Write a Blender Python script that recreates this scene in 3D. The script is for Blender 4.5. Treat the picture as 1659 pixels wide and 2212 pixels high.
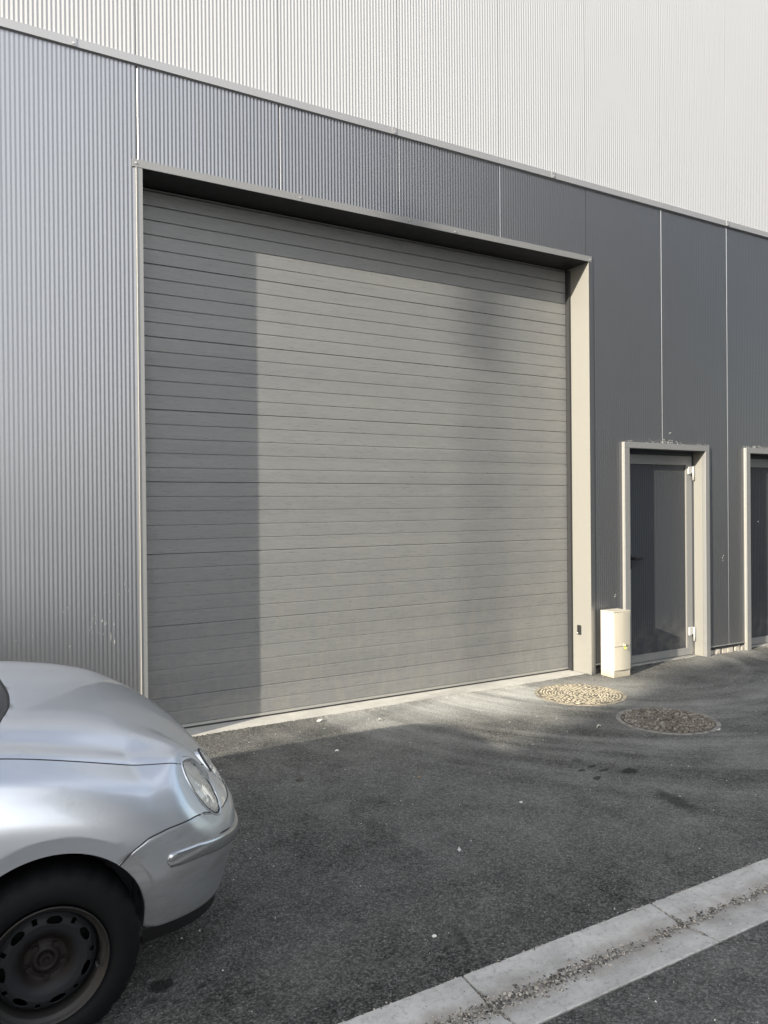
import bpy, bmesh, math, random
from mathutils import Vector, Matrix
random.seed(7)
for o in list(bpy.data.objects): bpy.data.objects.remove(o)
SC = bpy.context.scene
COL = SC.collection
R = math.radians

# ------------------------------------------------------------------ camera
cam = bpy.data.cameras.new('camera'); co = bpy.data.objects.new('camera', cam); COL.objects.link(co)
YAW, PIT, ROL, F, CD, CH = 0.5261, 0.0055, 0.0091, 1658.57, 5.1426, 1.5508
cy, sy, cp, sp, cr, sr = math.cos(YAW), math.sin(YAW), math.cos(PIT), math.sin(PIT), math.cos(ROL), math.sin(ROL)
fw = Vector((sy*cp, cy*cp, -sp)); up0 = Vector((sy*sp, cy*sp, cp)); rt0 = Vector((cy, -sy, 0))
rt = rt0*cr - up0*sr; up = rt0*sr + up0*cr
m = Matrix((rt, up, -fw)).transposed().to_4x4(); m.translation = (0, -CD, CH)
co.matrix_world = m
cam.sensor_fit = 'VERTICAL'; cam.sensor_height = 36; cam.lens = F/2212*36
cam.clip_start = 0.05; cam.clip_end = 3000
SC.camera = co

# ------------------------------------------------------------------ light
SUN = Vector((-0.864, -0.274, 0.312)).normalized()          # towards the sun
w = bpy.data.worlds.new("World"); SC.world = w; w.use_nodes = True
nt = w.node_tree; nt.nodes.clear()
def N(t, **kw):
    n = nt.nodes.new(t)
    for k, v in kw.items(): setattr(n, k, v)
    return n
out = N('ShaderNodeOutputWorld'); bg = N('ShaderNodeBackground'); sky = N('ShaderNodeTexSky')
sky.sky_type = 'NISHITA'; sky.sun_disc = False
sky.sun_elevation = math.asin(SUN.z); sky.sun_rotation = math.atan2(SUN.x, SUN.y)
sky.air_density = 1.0; sky.dust_density = 1.6; sky.ozone_density = 1.0
tc = N('ShaderNodeTexCoord'); mp = N('ShaderNodeMapping'); mp.inputs['Scale'].default_value = (1.6, 1.6, 4.2)
nz = N('ShaderNodeTexNoise'); nz.inputs['Scale'].default_value = 1.7; nz.inputs['Detail'].default_value = 6
rp = N('ShaderNodeValToRGB'); rp.color_ramp.elements[0].position = .44; rp.color_ramp.elements[1].position = .66
mx = N('ShaderNodeMixRGB'); mx.inputs[2].default_value = (13., 13., 13.2, 1)
ml = N('ShaderNodeMath', operation='MULTIPLY'); ml.inputs[1].default_value = 0.45
L = nt.links.new
L(tc.outputs['Generated'], mp.inputs[0]); L(mp.outputs[0], nz.inputs[0]); L(nz.outputs[0], rp.inputs[0])
# unseen bright cloud bank, added behind the camera to brighten the left cladding's reflections
dt = N('ShaderNodeVectorMath', operation='DOT_PRODUCT'); dt.inputs[1].default_value = Vector((-.42, -.86, .30)).normalized()
br = N('ShaderNodeMapRange'); br.inputs[1].default_value = .45; br.inputs[2].default_value = .97; br.inputs[3].default_value = 0; br.inputs[4].default_value = .62
ad = N('ShaderNodeMath', operation='ADD'); ad.use_clamp = True
L(tc.outputs['Generated'], dt.inputs[0]); L(dt.outputs['Value'], br.inputs[0]); L(br.outputs[0], ad.inputs[1])
L(rp.outputs[0], ml.inputs[0]); L(ml.outputs[0], ad.inputs[0]); L(ad.outputs[0], mx.inputs[0]); L(sky.outputs[0], mx.inputs[1])
L(mx.outputs[0], bg.inputs[0]); L(bg.outputs[0], out.inputs[0])
bg.inputs[1].default_value = 0.126
sl = bpy.data.lights.new('sun', 'SUN'); sl.energy = 5.0; sl.angle = R(0.53); sl.color = (1.0, .91, .76)
so = bpy.data.objects.new('sun', sl); COL.objects.link(so); so.rotation_euler = SUN.to_track_quat('Z', 'Y').to_euler()
so.location = (-20, -12, 14)
vs = SC.view_settings; vs.view_transform = 'Standard'; vs.look = 'None'; vs.exposure = 1.13; vs.gamma = 1
SC.render.engine = 'CYCLES'

# ------------------------------------------------------------------ helpers
def mesh_obj(name, verts, faces, mat, parent=None, smooth=False, mats=None, fm=None):
    me = bpy.data.meshes.new(name); me.from_pydata([tuple(v) for v in verts], [], faces); me.update()
    if mats:
        for q in mats: me.materials.append(q)
        if fm: me.polygons.foreach_set('material_index', fm)
    elif mat: me.materials.append(mat)
    if smooth: me.polygons.foreach_set('use_smooth', [True]*len(me.polygons))
    o = bpy.data.objects.new(name, me); COL.objects.link(o)
    if parent: o.parent = parent
    return o
def empty(name, loc, parent=None):
    o = bpy.data.objects.new(name, None); COL.objects.link(o); o.location = loc; o.empty_display_size = .2
    if parent: o.parent = parent
    return o
def tag(o, label, cat=None, group=None, kind=None):
    if label: o['label'] = label
    if cat: o['category'] = cat
    if group: o['group'] = group
    if kind: o['kind'] = kind
    return o
class MB:
    def __init__(s): s.v = []; s.f = []
    def quad(s, a, b, c, d):
        n = len(s.v); s.v += [a, b, c, d]; s.f.append((n, n+1, n+2, n+3))
    def box(s, x0, x1, y0, y1, z0, z1):
        n = len(s.v)
        s.v += [(x0,y0,z0),(x1,y0,z0),(x1,y1,z0),(x0,y1,z0),(x0,y0,z1),(x1,y0,z1),(x1,y1,z1),(x0,y1,z1)]
        s.f += [tuple(n+i for i in q) for q in ((0,3,2,1),(4,5,6,7),(0,1,5,4),(1,2,6,5),(2,3,7,6),(3,0,4,7))]
        return s
    def grid(s, rows, closeu=False):
        n = len(s.v); a = len(rows); b = len(rows[0])
        for r in rows: s.v += [tuple(p) for p in r]
        for i in range(a-1):
            for j in range(b if closeu else b-1):
                j2 = (j+1) % b
                s.f.append((n+i*b+j, n+i*b+j2, n+(i+1)*b+j2, n+(i+1)*b+j))
        return s
    def cyl(s, p, ax, r, h, n=20, r2=None, caps=True):
        ax = Vector(ax).normalized(); t = ax.orthogonal().normalized(); bt = ax.cross(t); p = Vector(p)
        if r2 is None: r2 = r
        k = len(s.v)
        for i in range(n):
            a = 2*math.pi*i/n; d = t*math.cos(a)+bt*math.sin(a); s.v.append(tuple(p+d*r))
        for i in range(n):
            a = 2*math.pi*i/n; d = t*math.cos(a)+bt*math.sin(a); s.v.append(tuple(p+ax*h+d*r2))
        for i in range(n): s.f.append((k+i, k+(i+1)%n, k+n+(i+1)%n, k+n+i))
        if caps: s.f.append(tuple(k+i for i in reversed(range(n)))); s.f.append(tuple(k+n+i for i in range(n)))
        return s
    def build(s, name, mat, parent=None, smooth=False, bevel=0):
        o = mesh_obj(name, s.v, s.f, mat, parent, smooth)
        if bevel:
            b = o.modifiers.new('b', 'BEVEL'); b.width = bevel; b.segments = 2; b.limit_method = 'ANGLE'; b.angle_limit = R(40)
        return o
def tube(pts, r, n=6, closed=False):
    P = [Vector(p) for p in pts]; rows = []
    nrm = None
    for i, p in enumerate(P):
        a = P[i-1] if (i > 0 or closed) else p; b = P[(i+1) % len(P)] if (i < len(P)-1 or closed) else p
        t = (b-a).normalized()
        if nrm is None: nrm = t.orthogonal().normalized()
        nrm = (nrm - t*nrm.dot(t)).normalized(); bt = t.cross(nrm)
        rows.append([p+(nrm*math.cos(2*math.pi*k/n)+bt*math.sin(2*math.pi*k/n))*r for k in range(n)])
    if closed: rows.append(rows[0])
    m_ = MB(); m_.grid(rows, True); return m_

# ------------------------------------------------------------------ materials
class NT:
    def __init__(s, name):
        s.m = bpy.data.materials.new(name); s.m.use_nodes = True; s.t = s.m.node_tree
        s.b = s.t.nodes['Principled BSDF']; s.o = s.t.nodes['Material Output']
        s.geo = None
    def n(s, t, ins=None, **kw):
        q = s.t.nodes.new(t)
        for k, v in kw.items(): setattr(q, k, v)
        if ins:
            for k, v in ins.items():
                if isinstance(v, bpy.types.NodeSocket): s.t.links.new(v, q.inputs[k])
                else: q.inputs[k].default_value = v
        return q
    def pos(s):
        if not s.geo: s.geo = s.n('ShaderNodeNewGeometry')
        return s.geo.outputs['Position']
    def opos(s): return s.n('ShaderNodeTexCoord').outputs['Object']
    def mapv(s, v, scale=(1,1,1), loc=(0,0,0), rot=(0,0,0)):
        return s.n('ShaderNodeMapping', {0: v, 'Scale': scale, 'Location': loc, 'Rotation': rot}).outputs[0]
    def noise(s, v, scale, det=3, rough=.5, dist=0):
        return s.n('ShaderNodeTexNoise', {'Vector': v, 'Scale': scale, 'Detail': det, 'Roughness': rough, 'Distortion': dist}).outputs[0]
    def vor(s, v, scale, feat='F1', outp='Distance', rnd=1):
        return s.n('ShaderNodeTexVoronoi', {'Vector': v, 'Scale': scale, 'Randomness': rnd}, feature=feat).outputs[outp]
    def ramp(s, f, a, b, ca=(0,0,0,1), cb=(1,1,1,1)):
        q = s.n('ShaderNodeValToRGB', {0: f}); e = q.color_ramp.elements
        e[0].position = a; e[1].position = b; e[0].color = ca; e[1].color = cb; return q.outputs[0]
    def mr(s, f, a, b, c=0., d=1.):
        return s.n('ShaderNodeMapRange', {0: f, 1: a, 2: b, 3: c, 4: d}).outputs[0]
    def math(s, op, a, b=0., c=0.): return s.n('ShaderNodeMath', {0: a, 1: b, 2: c}, operation=op).outputs[0]
    def mix(s, f, a, b, mode='MIX'):
        q = s.n('ShaderNodeMixRGB', {0: f, 1: a, 2: b}, blend_type=mode); return q.outputs[0]
    def bump(s, h, st=.3, d=.01, nrm=None):
        ins = {'Height': h, 'Strength': st, 'Distance': d}
        if nrm: ins['Normal'] = nrm
        return s.n('ShaderNodeBump', ins).outputs[0]
    def set(s, **kw):
        for k, v in kw.items():
            k = k.replace('_', ' ')
            if isinstance(v, bpy.types.NodeSocket): s.t.links.new(v, s.b.inputs[k])
            else: s.b.inputs[k].default_value = v
        return s.m
    def col(s, v): s.set(**{'Base_Color': v})
def c3(r, g=None, b=None):
    if g is None: return (r, r, r, 1)
    return (r, g, b, 1)

def paint(name, col, rough=.45, spec=.5, metal=0., noise=.04, dirt=0., orange=0.):
    s = NT(name); p = s.pos()
    n1 = s.noise(p, 2.3, 5, .6); n2 = s.noise(p, 60, 3)
    c = s.mix(s.mr(n1, .3, .7, 0, noise*4), c3(*col), c3(*[q*.86 for q in col]))
    if dirt:
        z = s.n('ShaderNodeSeparateXYZ', {0: p}).outputs[2]
        d = s.math('MULTIPLY', s.mr(z, 0.0, .5, 1, 0), s.mr(s.noise(p, 9, 6, .65), .42, .7, 0, dirt))
        c = s.mix(d, c, c3(.34, .31, .26))
        sp_ = s.math('MULTIPLY', s.mr(s.vor(s.mapv(p, (1,1,.45)), 26), .0, .035, 1, 0), s.mr(s.noise(p, 2.1, 2), .52, .6, 0, 1))
        c = s.mix(s.math('MULTIPLY', sp_, dirt), c, c3(.55))
    s.col(c)
    s.set(Roughness=s.mr(n2, .3, .7, rough-.04, rough+.05), Metallic=metal, **{'Specular_IOR_Level': spec})
    s.set(Normal=s.bump(s.noise(p, 1.2, 2), .12, .02))
    return s.m

M = {}
M['dark'] = paint('anthracite_cladding', (.245, .252, .266), .35, .5, .84, .05, .30)
M['white'] = paint('pale_cladding', (.362, .370, .384), .42, .4, 0, .03)
M['trim'] = paint('anthracite_trim', (.215, .218, .218), .42, .5, .25, .04, .35)
M['flash'] = paint('flashing_paint', (.29, .295, .305), .4, .5, .3, .05)
M['doorleaf'] = paint('door_paint', (.036, .040, .046), .5, .4, .0, .05, .25)
M['reveal'] = paint('reveal_paint', (.215, .212, .195), .45, .45, .1, .03, .25)

def wood_metal():
    s = NT('woodgrain_steel'); p = s.pos()
    g = s.noise(s.mapv(p, (5, 5, 95)), 1.6, 6, .62, 1.6)
    g2 = s.noise(s.mapv(p, (26, 26, 420)), 1.0, 3, .6, .8)
    g3 = s.noise(p, 380, 2)
    big = s.noise(s.mapv(p, (.8, .8, 2.2)), 1.5, 5, .6)
    c = s.mix(s.mr(big, .3, .7, 0, .5), c3(.208, .211, .204), c3(.165, .170, .170))
    c = s.mix(s.mr(g, .34, .62, .45, 0), c, c3(.11, .114, .117))
    c = s.mix(s.mr(g2, .45, .7, 0, .35), c, c3(.23, .23, .225))
    zz = s.n('ShaderNodeSeparateXYZ', {0: p}).outputs[2]
    sl_ = s.n('ShaderNodeTexWhiteNoise', {'W': s.math('FLOOR', s.math('MULTIPLY', zz, 9.92))}, noise_dimensions='1D').outputs[0]
    c = s.mix(s.math('MULTIPLY', sl_, .14), c, c3(.09, .095, .10))
    smear = s.mr(s.noise(s.mapv(p, (1.2, 1.2, 5.)), 3.0, 6, .7, .6), .52, .72, 0, .35)
    c = s.mix(smear, c, c3(.22, .215, .20))
    z = s.n('ShaderNodeSeparateXYZ', {0: p}).outputs[2]
    dd = s.math('MULTIPLY', s.mr(z, 0, 1.5, .5, 0), s.mr(s.noise(s.mapv(p, (3,3,1)), 5, 6, .7), .45, .7))
    c = s.mix(dd, c, c3(.24, .23, .2))
    sp_ = s.mr(s.vor(p, 9), .0, .02, 1, 0)
    c = s.mix(s.math('MULTIPLY', sp_, .5), c, c3(.5))
    s.col(c)
    s.set(Roughness=s.mr(g, .3, .7, .24, .44), Metallic=.15, **{'Specular_IOR_Level': .5})
    h = s.math('ADD', s.math('MULTIPLY', g, 1.0), s.math('ADD', s.math('MULTIPLY', g2, .55), s.math('MULTIPLY', g3, .25)))
    b1 = s.bump(h, .65, .0026)
    s.set(Normal=s.bump(s.noise(p, 1.0, 2), .25, .03, b1))
    return s.m
M['wood'] = wood_metal()

def simple(name, col, rough=.5, metal=0., spec=.5, bs=0., bscale=200, trans=0., coat=0., em=None):
    s = NT(name); p = s.opos()
    n1 = s.noise(p, 14, 4, .6)
    s.col(s.mix(s.mr(n1, .35, .65, 0, .35), c3(*col), c3(*[q*.8 for q in col])))
    s.set(Roughness=s.mr(n1, .3, .7, max(rough-.05, 0), rough+.05), Metallic=metal, **{'Specular_IOR_Level': spec, 'Transmission_Weight': trans, 'Coat_Weight': coat})
    if bs: s.set(Normal=s.bump(s.noise(p, bscale, 3), bs, .002))
    return s.m
M['black'] = simple('black_plastic', (.012, .012, .013), .5, bs=.2)
M['gasket'] = simple('dark_gasket', (.02, .021, .023), .6)
M['core'] = simple('dark_core', (.03, .032, .035), .7)
M['alu'] = simple('aluminium', (.45, .45, .43), .4, .7)
M['hinge'] = simple('hinge_grey', (.42, .42, .40), .4, .1)
M['screw'] = simple('screw_zinc', (.5, .5, .48), .35, .6)
M['rubber'] = simple('tyre_rubber', (.004, .0044, .005), .7, spec=.16, bs=.35, bscale=90)
M['rimlip'] = simple('rusty_rim_lip', (.0125, .0115, .0105), .6, .15, bs=.3)
M['glassblk'] = simple('dark_glass', (.006, .007, .008), .06, 0, .6)
M['chrome'] = simple('dull_chrome', (.55, .56, .57), .22, .9)

def steel_rim():
    s = NT('dusty_black_steel'); p = s.opos()
    n1 = s.noise(p, 16, 5, .65)
    d = s.n('ShaderNodeVectorMath', {0: p}, operation='LENGTH').outputs['Value']
    a = s.mr(s.math('ADD', d, s.mr(n1, 0, 1, -.015, .015)), .078, .088, 1, 0)
    c = s.mix(a, s.mix(n1, c3(.009, .0105, .013), c3(.015, .016, .018)), s.mix(n1, c3(.009, .0075, .007), c3(.012, .0095, .0085)))
    s.col(c); s.set(Roughness=.6, Metallic=.2, **{'Specular_IOR_Level': .25}); s.set(Normal=s.bump(s.noise(p, 120, 3), .2, .002)); return s.m
M['rim'] = steel_rim()

def car_paint():
    s = NT('silver_car_paint'); p = s.opos()
    fl = s.vor(p, 900, 'F1', 'Color')
    n1 = s.noise(p, 3.2, 5, .65); n2 = s.noise(p, 22, 5, .7)
    c = s.mix(s.mr(n1, .35, .7, 0, .5), c3(.56, .585, .62), c3(.52, .543, .572))
    sm = s.math('MULTIPLY', s.mr(n2, .52, .72, 0, 1), s.mr(s.noise(p, 4.1, 2), .52, .64, 0, .35))
    c = s.mix(sm, c, c3(.30, .29, .27))
    # grime low on the flanks
    z = s.n('ShaderNodeSeparateXYZ', {0: p}).outputs[2]
    gr = s.math('MULTIPLY', s.mr(z, .16, .58, .55, 0), s.mr(s.noise(s.mapv(p, (2, 2, 6)), 4, 5, .65), .4, .68))
    c = s.mix(gr, c, c3(.27, .26, .25))
    s.col(c)
    s.set(Metallic=.72, Roughness=s.math('ADD', s.mr(n1, .3, .7, .31, .38), s.math('MULTIPLY', sm, .3)), **{'Coat_Weight': .85, 'Coat_Roughness': .04, 'Specular_IOR_Level': .5})
    s.set(Normal=s.bump(s.noise(p, 700, 2), .05, .001))
    return s.m
M['car'] = car_paint()
def bumper_paint():
    s = NT('scuffed_bumper_paint'); p = s.opos()
    n1 = s.noise(p, 3.2, 5, .65)
    c = s.mix(s.mr(n1, .35, .7, 0, .6), c3(.47, .485, .50), c3(.42, .43, .445))
    sc = s.mr(s.noise(s.mapv(p, (8, 8, 95), rot=(0, .35, 0)), 1.3, 6, .7, .4), .56, .63, 0, 1)
    rg = s.mr(s.noise(p, 5.5, 3), .46, .60, 0, .55)
    c = s.mix(s.math('MULTIPLY', sc, rg), c, c3(.62))
    gr = s.mr(s.noise(s.mapv(p, (2, 2, 6)), 4, 5, .65), .45, .68, 0, .35)
    c = s.mix(gr, c, c3(.26, .25, .24))
    s.col(c); s.set(Metallic=.7, Roughness=.36, **{'Coat_Weight': .4, 'Coat_Roughness': .14})
    return s.m
M['bumper'] = bumper_paint()

def asphalt(name, road=False):
    s = NT(name); p = s.pos()
    grain = s.vor(p, 150); g2 = s.vor(p, 62); fine = s.noise(p, 420, 3, .7)
    gcol = s.n('ShaderNodeSeparateXYZ', {0: s.vor(p, 150, 'F1', 'Color')}).outputs[0]
    big = s.noise(p, .55, 5, .6); mid = s.noise(p, 3.2, 6, .65)
    v = s.math('ADD', s.math('MULTIPLY', s.math('MULTIPLY', gcol, gcol), .060), s.math('MULTIPLY', s.mr(s.noise(p, 38, 4, .7), .35, .65, 0, 1), .020))
    v = s.math('ADD', v, s.math('ADD', s.mr(big, .3, .7, -.020, .022), s.mr(mid, .3, .7, -.018, .020)))
    v = s.math('MULTIPLY', s.math('ADD', v, .018), 2.08)
    # pale dusty tyre sweeps turning out of the gate
    x = s.n('ShaderNodeSeparateXYZ', {0: p}); X, Y = x.outputs[0], x.outputs[1]
    if not road:
        dx = s.math('SUBTRACT', X, 5.75); dy = s.math('SUBTRACT', Y, .35)
        r = s.math('SQRT', s.math('ADD', s.math('MULTIPLY', dx, dx), s.math('MULTIPLY', dy, dy)))
        th = s.math('ARCTAN2', dy, dx)
        cv = s.n('ShaderNodeCombineXYZ', {0: s.math('MULTIPLY', r, 3.4), 1: s.math('MULTIPLY', th, .8), 2: 0.}).outputs[0]
        st = s.mr(s.noise(cv, 1.0, 5, .6, .3), .44, .64, 0, 1)
        st = s.math('MULTIPLY', st, s.math('MULTIPLY', s.mr(r, .7, 1.5), s.mr(r, 2.7, 4.4, 1, 0)))
        v = s.math('ADD', v, s.math('MULTIPLY', st, .12))
        # pale dust dragged out of the gate, its tone also painting the sunlit patch brighter
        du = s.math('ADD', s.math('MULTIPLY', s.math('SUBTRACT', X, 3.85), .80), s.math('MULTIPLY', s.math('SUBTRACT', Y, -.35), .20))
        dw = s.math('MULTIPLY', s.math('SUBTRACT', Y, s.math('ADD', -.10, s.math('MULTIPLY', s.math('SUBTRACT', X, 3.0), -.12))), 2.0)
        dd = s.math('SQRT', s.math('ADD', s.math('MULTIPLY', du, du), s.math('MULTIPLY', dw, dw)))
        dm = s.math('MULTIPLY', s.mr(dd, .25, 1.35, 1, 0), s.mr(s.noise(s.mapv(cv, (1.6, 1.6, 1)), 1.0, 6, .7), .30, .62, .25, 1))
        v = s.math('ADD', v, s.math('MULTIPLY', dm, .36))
        def blob(cx, cy_, rx, ry, rot, soft, amt, v):
            q = s.mapv(p, (1,1,1), (0,0,0)); dx = s.math('SUBTRACT', X, cx); dy = s.math('SUBTRACT', Y, cy_)
            ca, sa = math.cos(rot), math.sin(rot)
            u = s.math('ADD', s.math('MULTIPLY', dx, ca/rx), s.math('MULTIPLY', dy, sa/rx))
            w_ = s.math('ADD', s.math('MULTIPLY', dx, -sa/ry), s.math('MULTIPLY', dy, ca/ry))
            d = s.math('SQRT', s.math('ADD', s.math('MULTIPLY', u, u), s.math('MULTIPLY', w_, w_)))
            d = s.math('ADD', d, s.mr(s.noise(p, 26 if max(rx, ry) < .08 else 11, 4, .65), 0, 1, -.75, .75))
            mk = s.mr(d, 1-soft, 1+soft*.4, amt, 0)
            return s.math('MULTIPLY', v, s.math('SUBTRACT', 1., mk))
        for a in ((3.33, -2.43, .19, .065, 1.45, .5, .62), (3.48, -1.99, .055, .045, 0, .2, .8), (3.25, -1.83, .03, .02, 0, .2, .7),
                  (3.35, -1.81, .035, .02, 0, .2, .7), (3.37, -1.895, .045, .018, 0, .2, .7), (3.23, -1.97, .045, .02, .5, .2, .75),
                  (3.35, -1.685, .04, .03, 0, .3, .5), (.611, -2.615, .042, .034, 0, .2, .8), (.566, -2.676, .022, .016, 0, .3, .6),
                  (.725, -2.683, .018, .014, 0, .3, .6), (1.61, -2.90, .10, .022, 1.25, .4, .4), (2.9, -1.4, .3, .2, 0, .9, .18)):
            v = blob(*a, v)
    tint = s.n('ShaderNodeCombineXYZ', {0: v, 1: v, 2: s.math('MULTIPLY', v, .93)}).outputs[0]
    fl = s.math('MULTIPLY', s.mr(s.vor(p, 46), .05, .075, 1, 0), s.math('GREATER_THAN', s.n('ShaderNodeSeparateXYZ', {0: s.vor(p, 46, 'F1', 'Color')}).outputs[0], .86))
    fl2 = s.math('MULTIPLY', s.mr(s.vor(p, 190), .25, .3, 1, 0), s.math('GREATER_THAN', gcol, .975))
    fl3 = s.math('MULTIPLY', s.mr(s.vor(p, 90), .14, .2, 1, 0), s.math('GREATER_THAN', s.n('ShaderNodeSeparateXYZ', {0: s.vor(p, 90, 'F1', 'Color')}).outputs[1], .965))
    c = s.mix(s.math('MULTIPLY', s.math('MAXIMUM', fl3, s.math('MAXIMUM', fl, fl2)), .75), tint, c3(.34, .32, .28))
    s.col(c)
    s.set(Roughness=.82, **{'Specular_IOR_Level': .35})
    h = s.math('ADD', s.math('MULTIPLY', grain, 1.0), s.math('ADD', s.math('MULTIPLY', g2, .8), s.math('MULTIPLY', fine, .5)))
    s.set(Normal=s.bump(h, .9, .011, s.bump(mid, .25, .03)))
    return s.m
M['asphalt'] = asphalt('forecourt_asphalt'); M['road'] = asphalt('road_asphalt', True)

def concrete(name, a=(.40, .39, .36), b=(.30, .295, .28), sc=1., rough=.85, sand=False):
    s = NT(name); p = s.pos()
    n1 = s.noise(p, 5*sc, 6, .65); n2 = s.noise(p, 90, 4, .7); n3 = s.noise(p, 22, 5, .7)
    c = s.mix(s.mr(n1, .35, .65), c3(*a), c3(*b))
    c = s.mix(s.mr(n3, .5, .75, 0, .35), c, c3(*[q*.7 for q in b]))
    c = s.mix(s.mr(n2, .55, .75, 0, .3), c, c3(*[min(1, q*1.25) for q in a]))
    pit = s.math('MULTIPLY', s.mr(s.vor(p, 70), .06, .12, 1, 0), s.mr(n3, .4, .6))
    c = s.mix(s.math('MULTIPLY', pit, .6), c, c3(.12))
    if sand:
        Y = s.n('ShaderNodeSeparateXYZ', {0: p}).outputs[1]
        d = s.math('ADD', s.math('ABSOLUTE', s.math('ADD', Y, 3.232)), s.mr(s.noise(p, 6, 6, .7), .3, .7, -.05, .05))
        c = s.mix(s.mr(d, .0, .075, .75, 0), c, c3(.22, .195, .165))
        c = s.mix(s.mr(s.noise(s.mapv(p, (.7, 2.2, 1)), 3.2, 6, .7), .45, .66, 0, .55), c, c3(.22, .215, .20)); c = s.mix(s.mr(s.noise(p, 48, 5, .75), .52, .66, 0, .5), c, c3(.16, .155, .145))
    s.col(c); s.set(Roughness=rough, **{'Specular_IOR_Level': .3})
    s.set(Normal=s.bump(s.math('SUBTRACT', s.math('ADD', n2, n3), pit), .35, .003)); return s.m
M['concrete'] = concrete('threshold_concrete', (.46, .45, .41), (.36, .35, .32))
M['gutter'] = concrete('gutter_concrete', (.46, .45, .425), (.36, .355, .335), sand=True)
M['rubble'] = concrete('pale_stone', (.50, .46, .40), (.26, .24, .21), 3)
M['plinth'] = concrete('plinth_concrete', (.20, .19, .17), (.10, .10, .095), 2)
M['plaster'] = concrete('far_render', (.42, .40, .36), (.36, .34, .30))
M['darkwall'] = concrete('dark_render', (.07, .07, .068), (.05, .05, .05))
M['earth'] = concrete('far_ground', (.36, .33, .27), (.28, .255, .21), .1)

def stones(name, cols, sc=42):
    s = NT(name); p = s.pos()
    cc = s.vor(p, sc, 'F1', 'Color'); x = s.n('ShaderNodeSeparateXYZ', {0: cc}).outputs[0]
    c = s.mix(x, c3(*cols[0]), c3(*cols[1]))
    c = s.mix(s.math('GREATER_THAN', s.n('ShaderNodeSeparateXYZ', {0: cc}).outputs[1], .75), c, c3(*cols[2]))
    c = s.mix(s.mr(s.noise(p, 30, 5, .7), .4, .7, 0, .45), c, c3(*cols[3]))
    if name.endswith('cast_cover'): c = s.mix(s.mr(s.n('ShaderNodeSeparateXYZ', {0: p}).outputs[2], .0026, .0045, .75, 0), c, c3(*[q*.4 for q in cols[3]]))
    s.col(c); s.set(Roughness=.75); s.set(Normal=s.bump(s.noise(p, 200, 4), .5, .004)); return s.m
M['lid_sand'] = stones('sandy_cast_cover', ((.30, .265, .19), (.40, .36, .27), (.17, .15, .12), (.16, .14, .11)))
M['lid_rust'] = stones('rusty_cast_cover', ((.13, .11, .088), (.19, .165, .13), (.30, .28, .24), (.06, .055, .048)))
M['lid_frame'] = stones('cover_frame', ((.20, .19, .17), (.25, .24, .21), (.13, .125, .115), (.12, .11, .10)))
M['grit'] = stones('loose_grit', ((.05, .048, .045), (.52, .48, .42), (.03, .03, .03), (.2, .18, .15)), 130)

def cream():
    s = NT('cream_polyester'); p = s.pos()
    n = s.noise(s.mapv(p, (1, 1, .4)), 14, 5, .65)
    c = s.mix(s.mr(n, .45, .72, 0, .35), c3(.44, .41, .335), c3(.38, .35, .28))
    z = s.n('ShaderNodeSeparateXYZ', {0: p}).outputs[2]
    c = s.mix(s.mr(s.math('ADD', z, s.mr(n, 0, 1, -.06, .06)), .0, .07, .6, 0), c, c3(.25, .22, .16))
    s.col(c); s.set(Roughness=.5); return s.m
M['cream'] = cream()
M['flake'] = simple('pale_flake', (.62, .62, .58), .6)
M['leaf'] = simple('dry_leaf', (.32, .22, .10), .6)
M['brownbit'] = simple('dark_leaf', (.06, .05, .04), .6)
M['lock'] = simple('brass_lock', (.62, .58, .48), .35, .5)
M['lime'] = simple('lime_tag', (.62, .75, .08), .45)
M['white_obj'] = simple('white_mark', (.7, .7, .68), .6)

# ------------------------------------------------------------------ ground
def sheet(name, x0, x1, y0, y1, z, mat, nx=1, ny=1):
    m_ = MB(); m_.grid([[(x0+(x1-x0)*i/nx, y0+(y1-y0)*j/ny, z) for i in range(nx+1)] for j in range(ny+1)])
    o = m_.build(name, mat); return o
tag(sheet('ground', -900, 900, -900, 900, -.06, M['earth']), None, kind='structure')
tag(sheet('road', -60, 60, -9.2, -3.391, 0, M['road']), None, kind='structure')
# forecourt: ragged inner edge against the threshold
edge = []
x = -60.
while x < 60:
    yy = .034
    if x < 1.17 or x > 5.17: yy = .028
    if 1.17 <= x < 5.2: yy = .052 - .012*math.sin(x*3.1) - (.03 if x < 1.7 else 0) + (-.03 if 3.9 < x < 4.6 else 0)
    if 5.66 < x < 6.76: yy = .06
    if 7.5 < x < 8.6: yy = .06
    edge.append((x, yy + random.uniform(-.007, .007)))
    x += .012 if .8 < x < 9 else 1.0
v = []; f = []
for (x, y) in edge: v += [(x, -3.077+random.uniform(-.002, .002), 0), (x, y-.1, 0), (x, y, random.uniform(-.003, .002)), (x, y+.006, -.03)]
for i in range(len(edge)-1):
    for k in range(3): a = i*4+k; f.append((a, a+4, a+5, a+1))
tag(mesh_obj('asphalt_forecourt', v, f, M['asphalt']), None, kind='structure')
# concrete aprons under the doors
m_ = MB().box(1.12, 5.25, .0, .34, -.05, -.004)
tag(m_.build('threshold', M['concrete']), None, kind='structure')
m_ = MB().box(5.55, 12.0, .012, .34, -.05, -.0045)
tag(m_.build('footing', M['concrete']), None, kind='structure')

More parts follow.
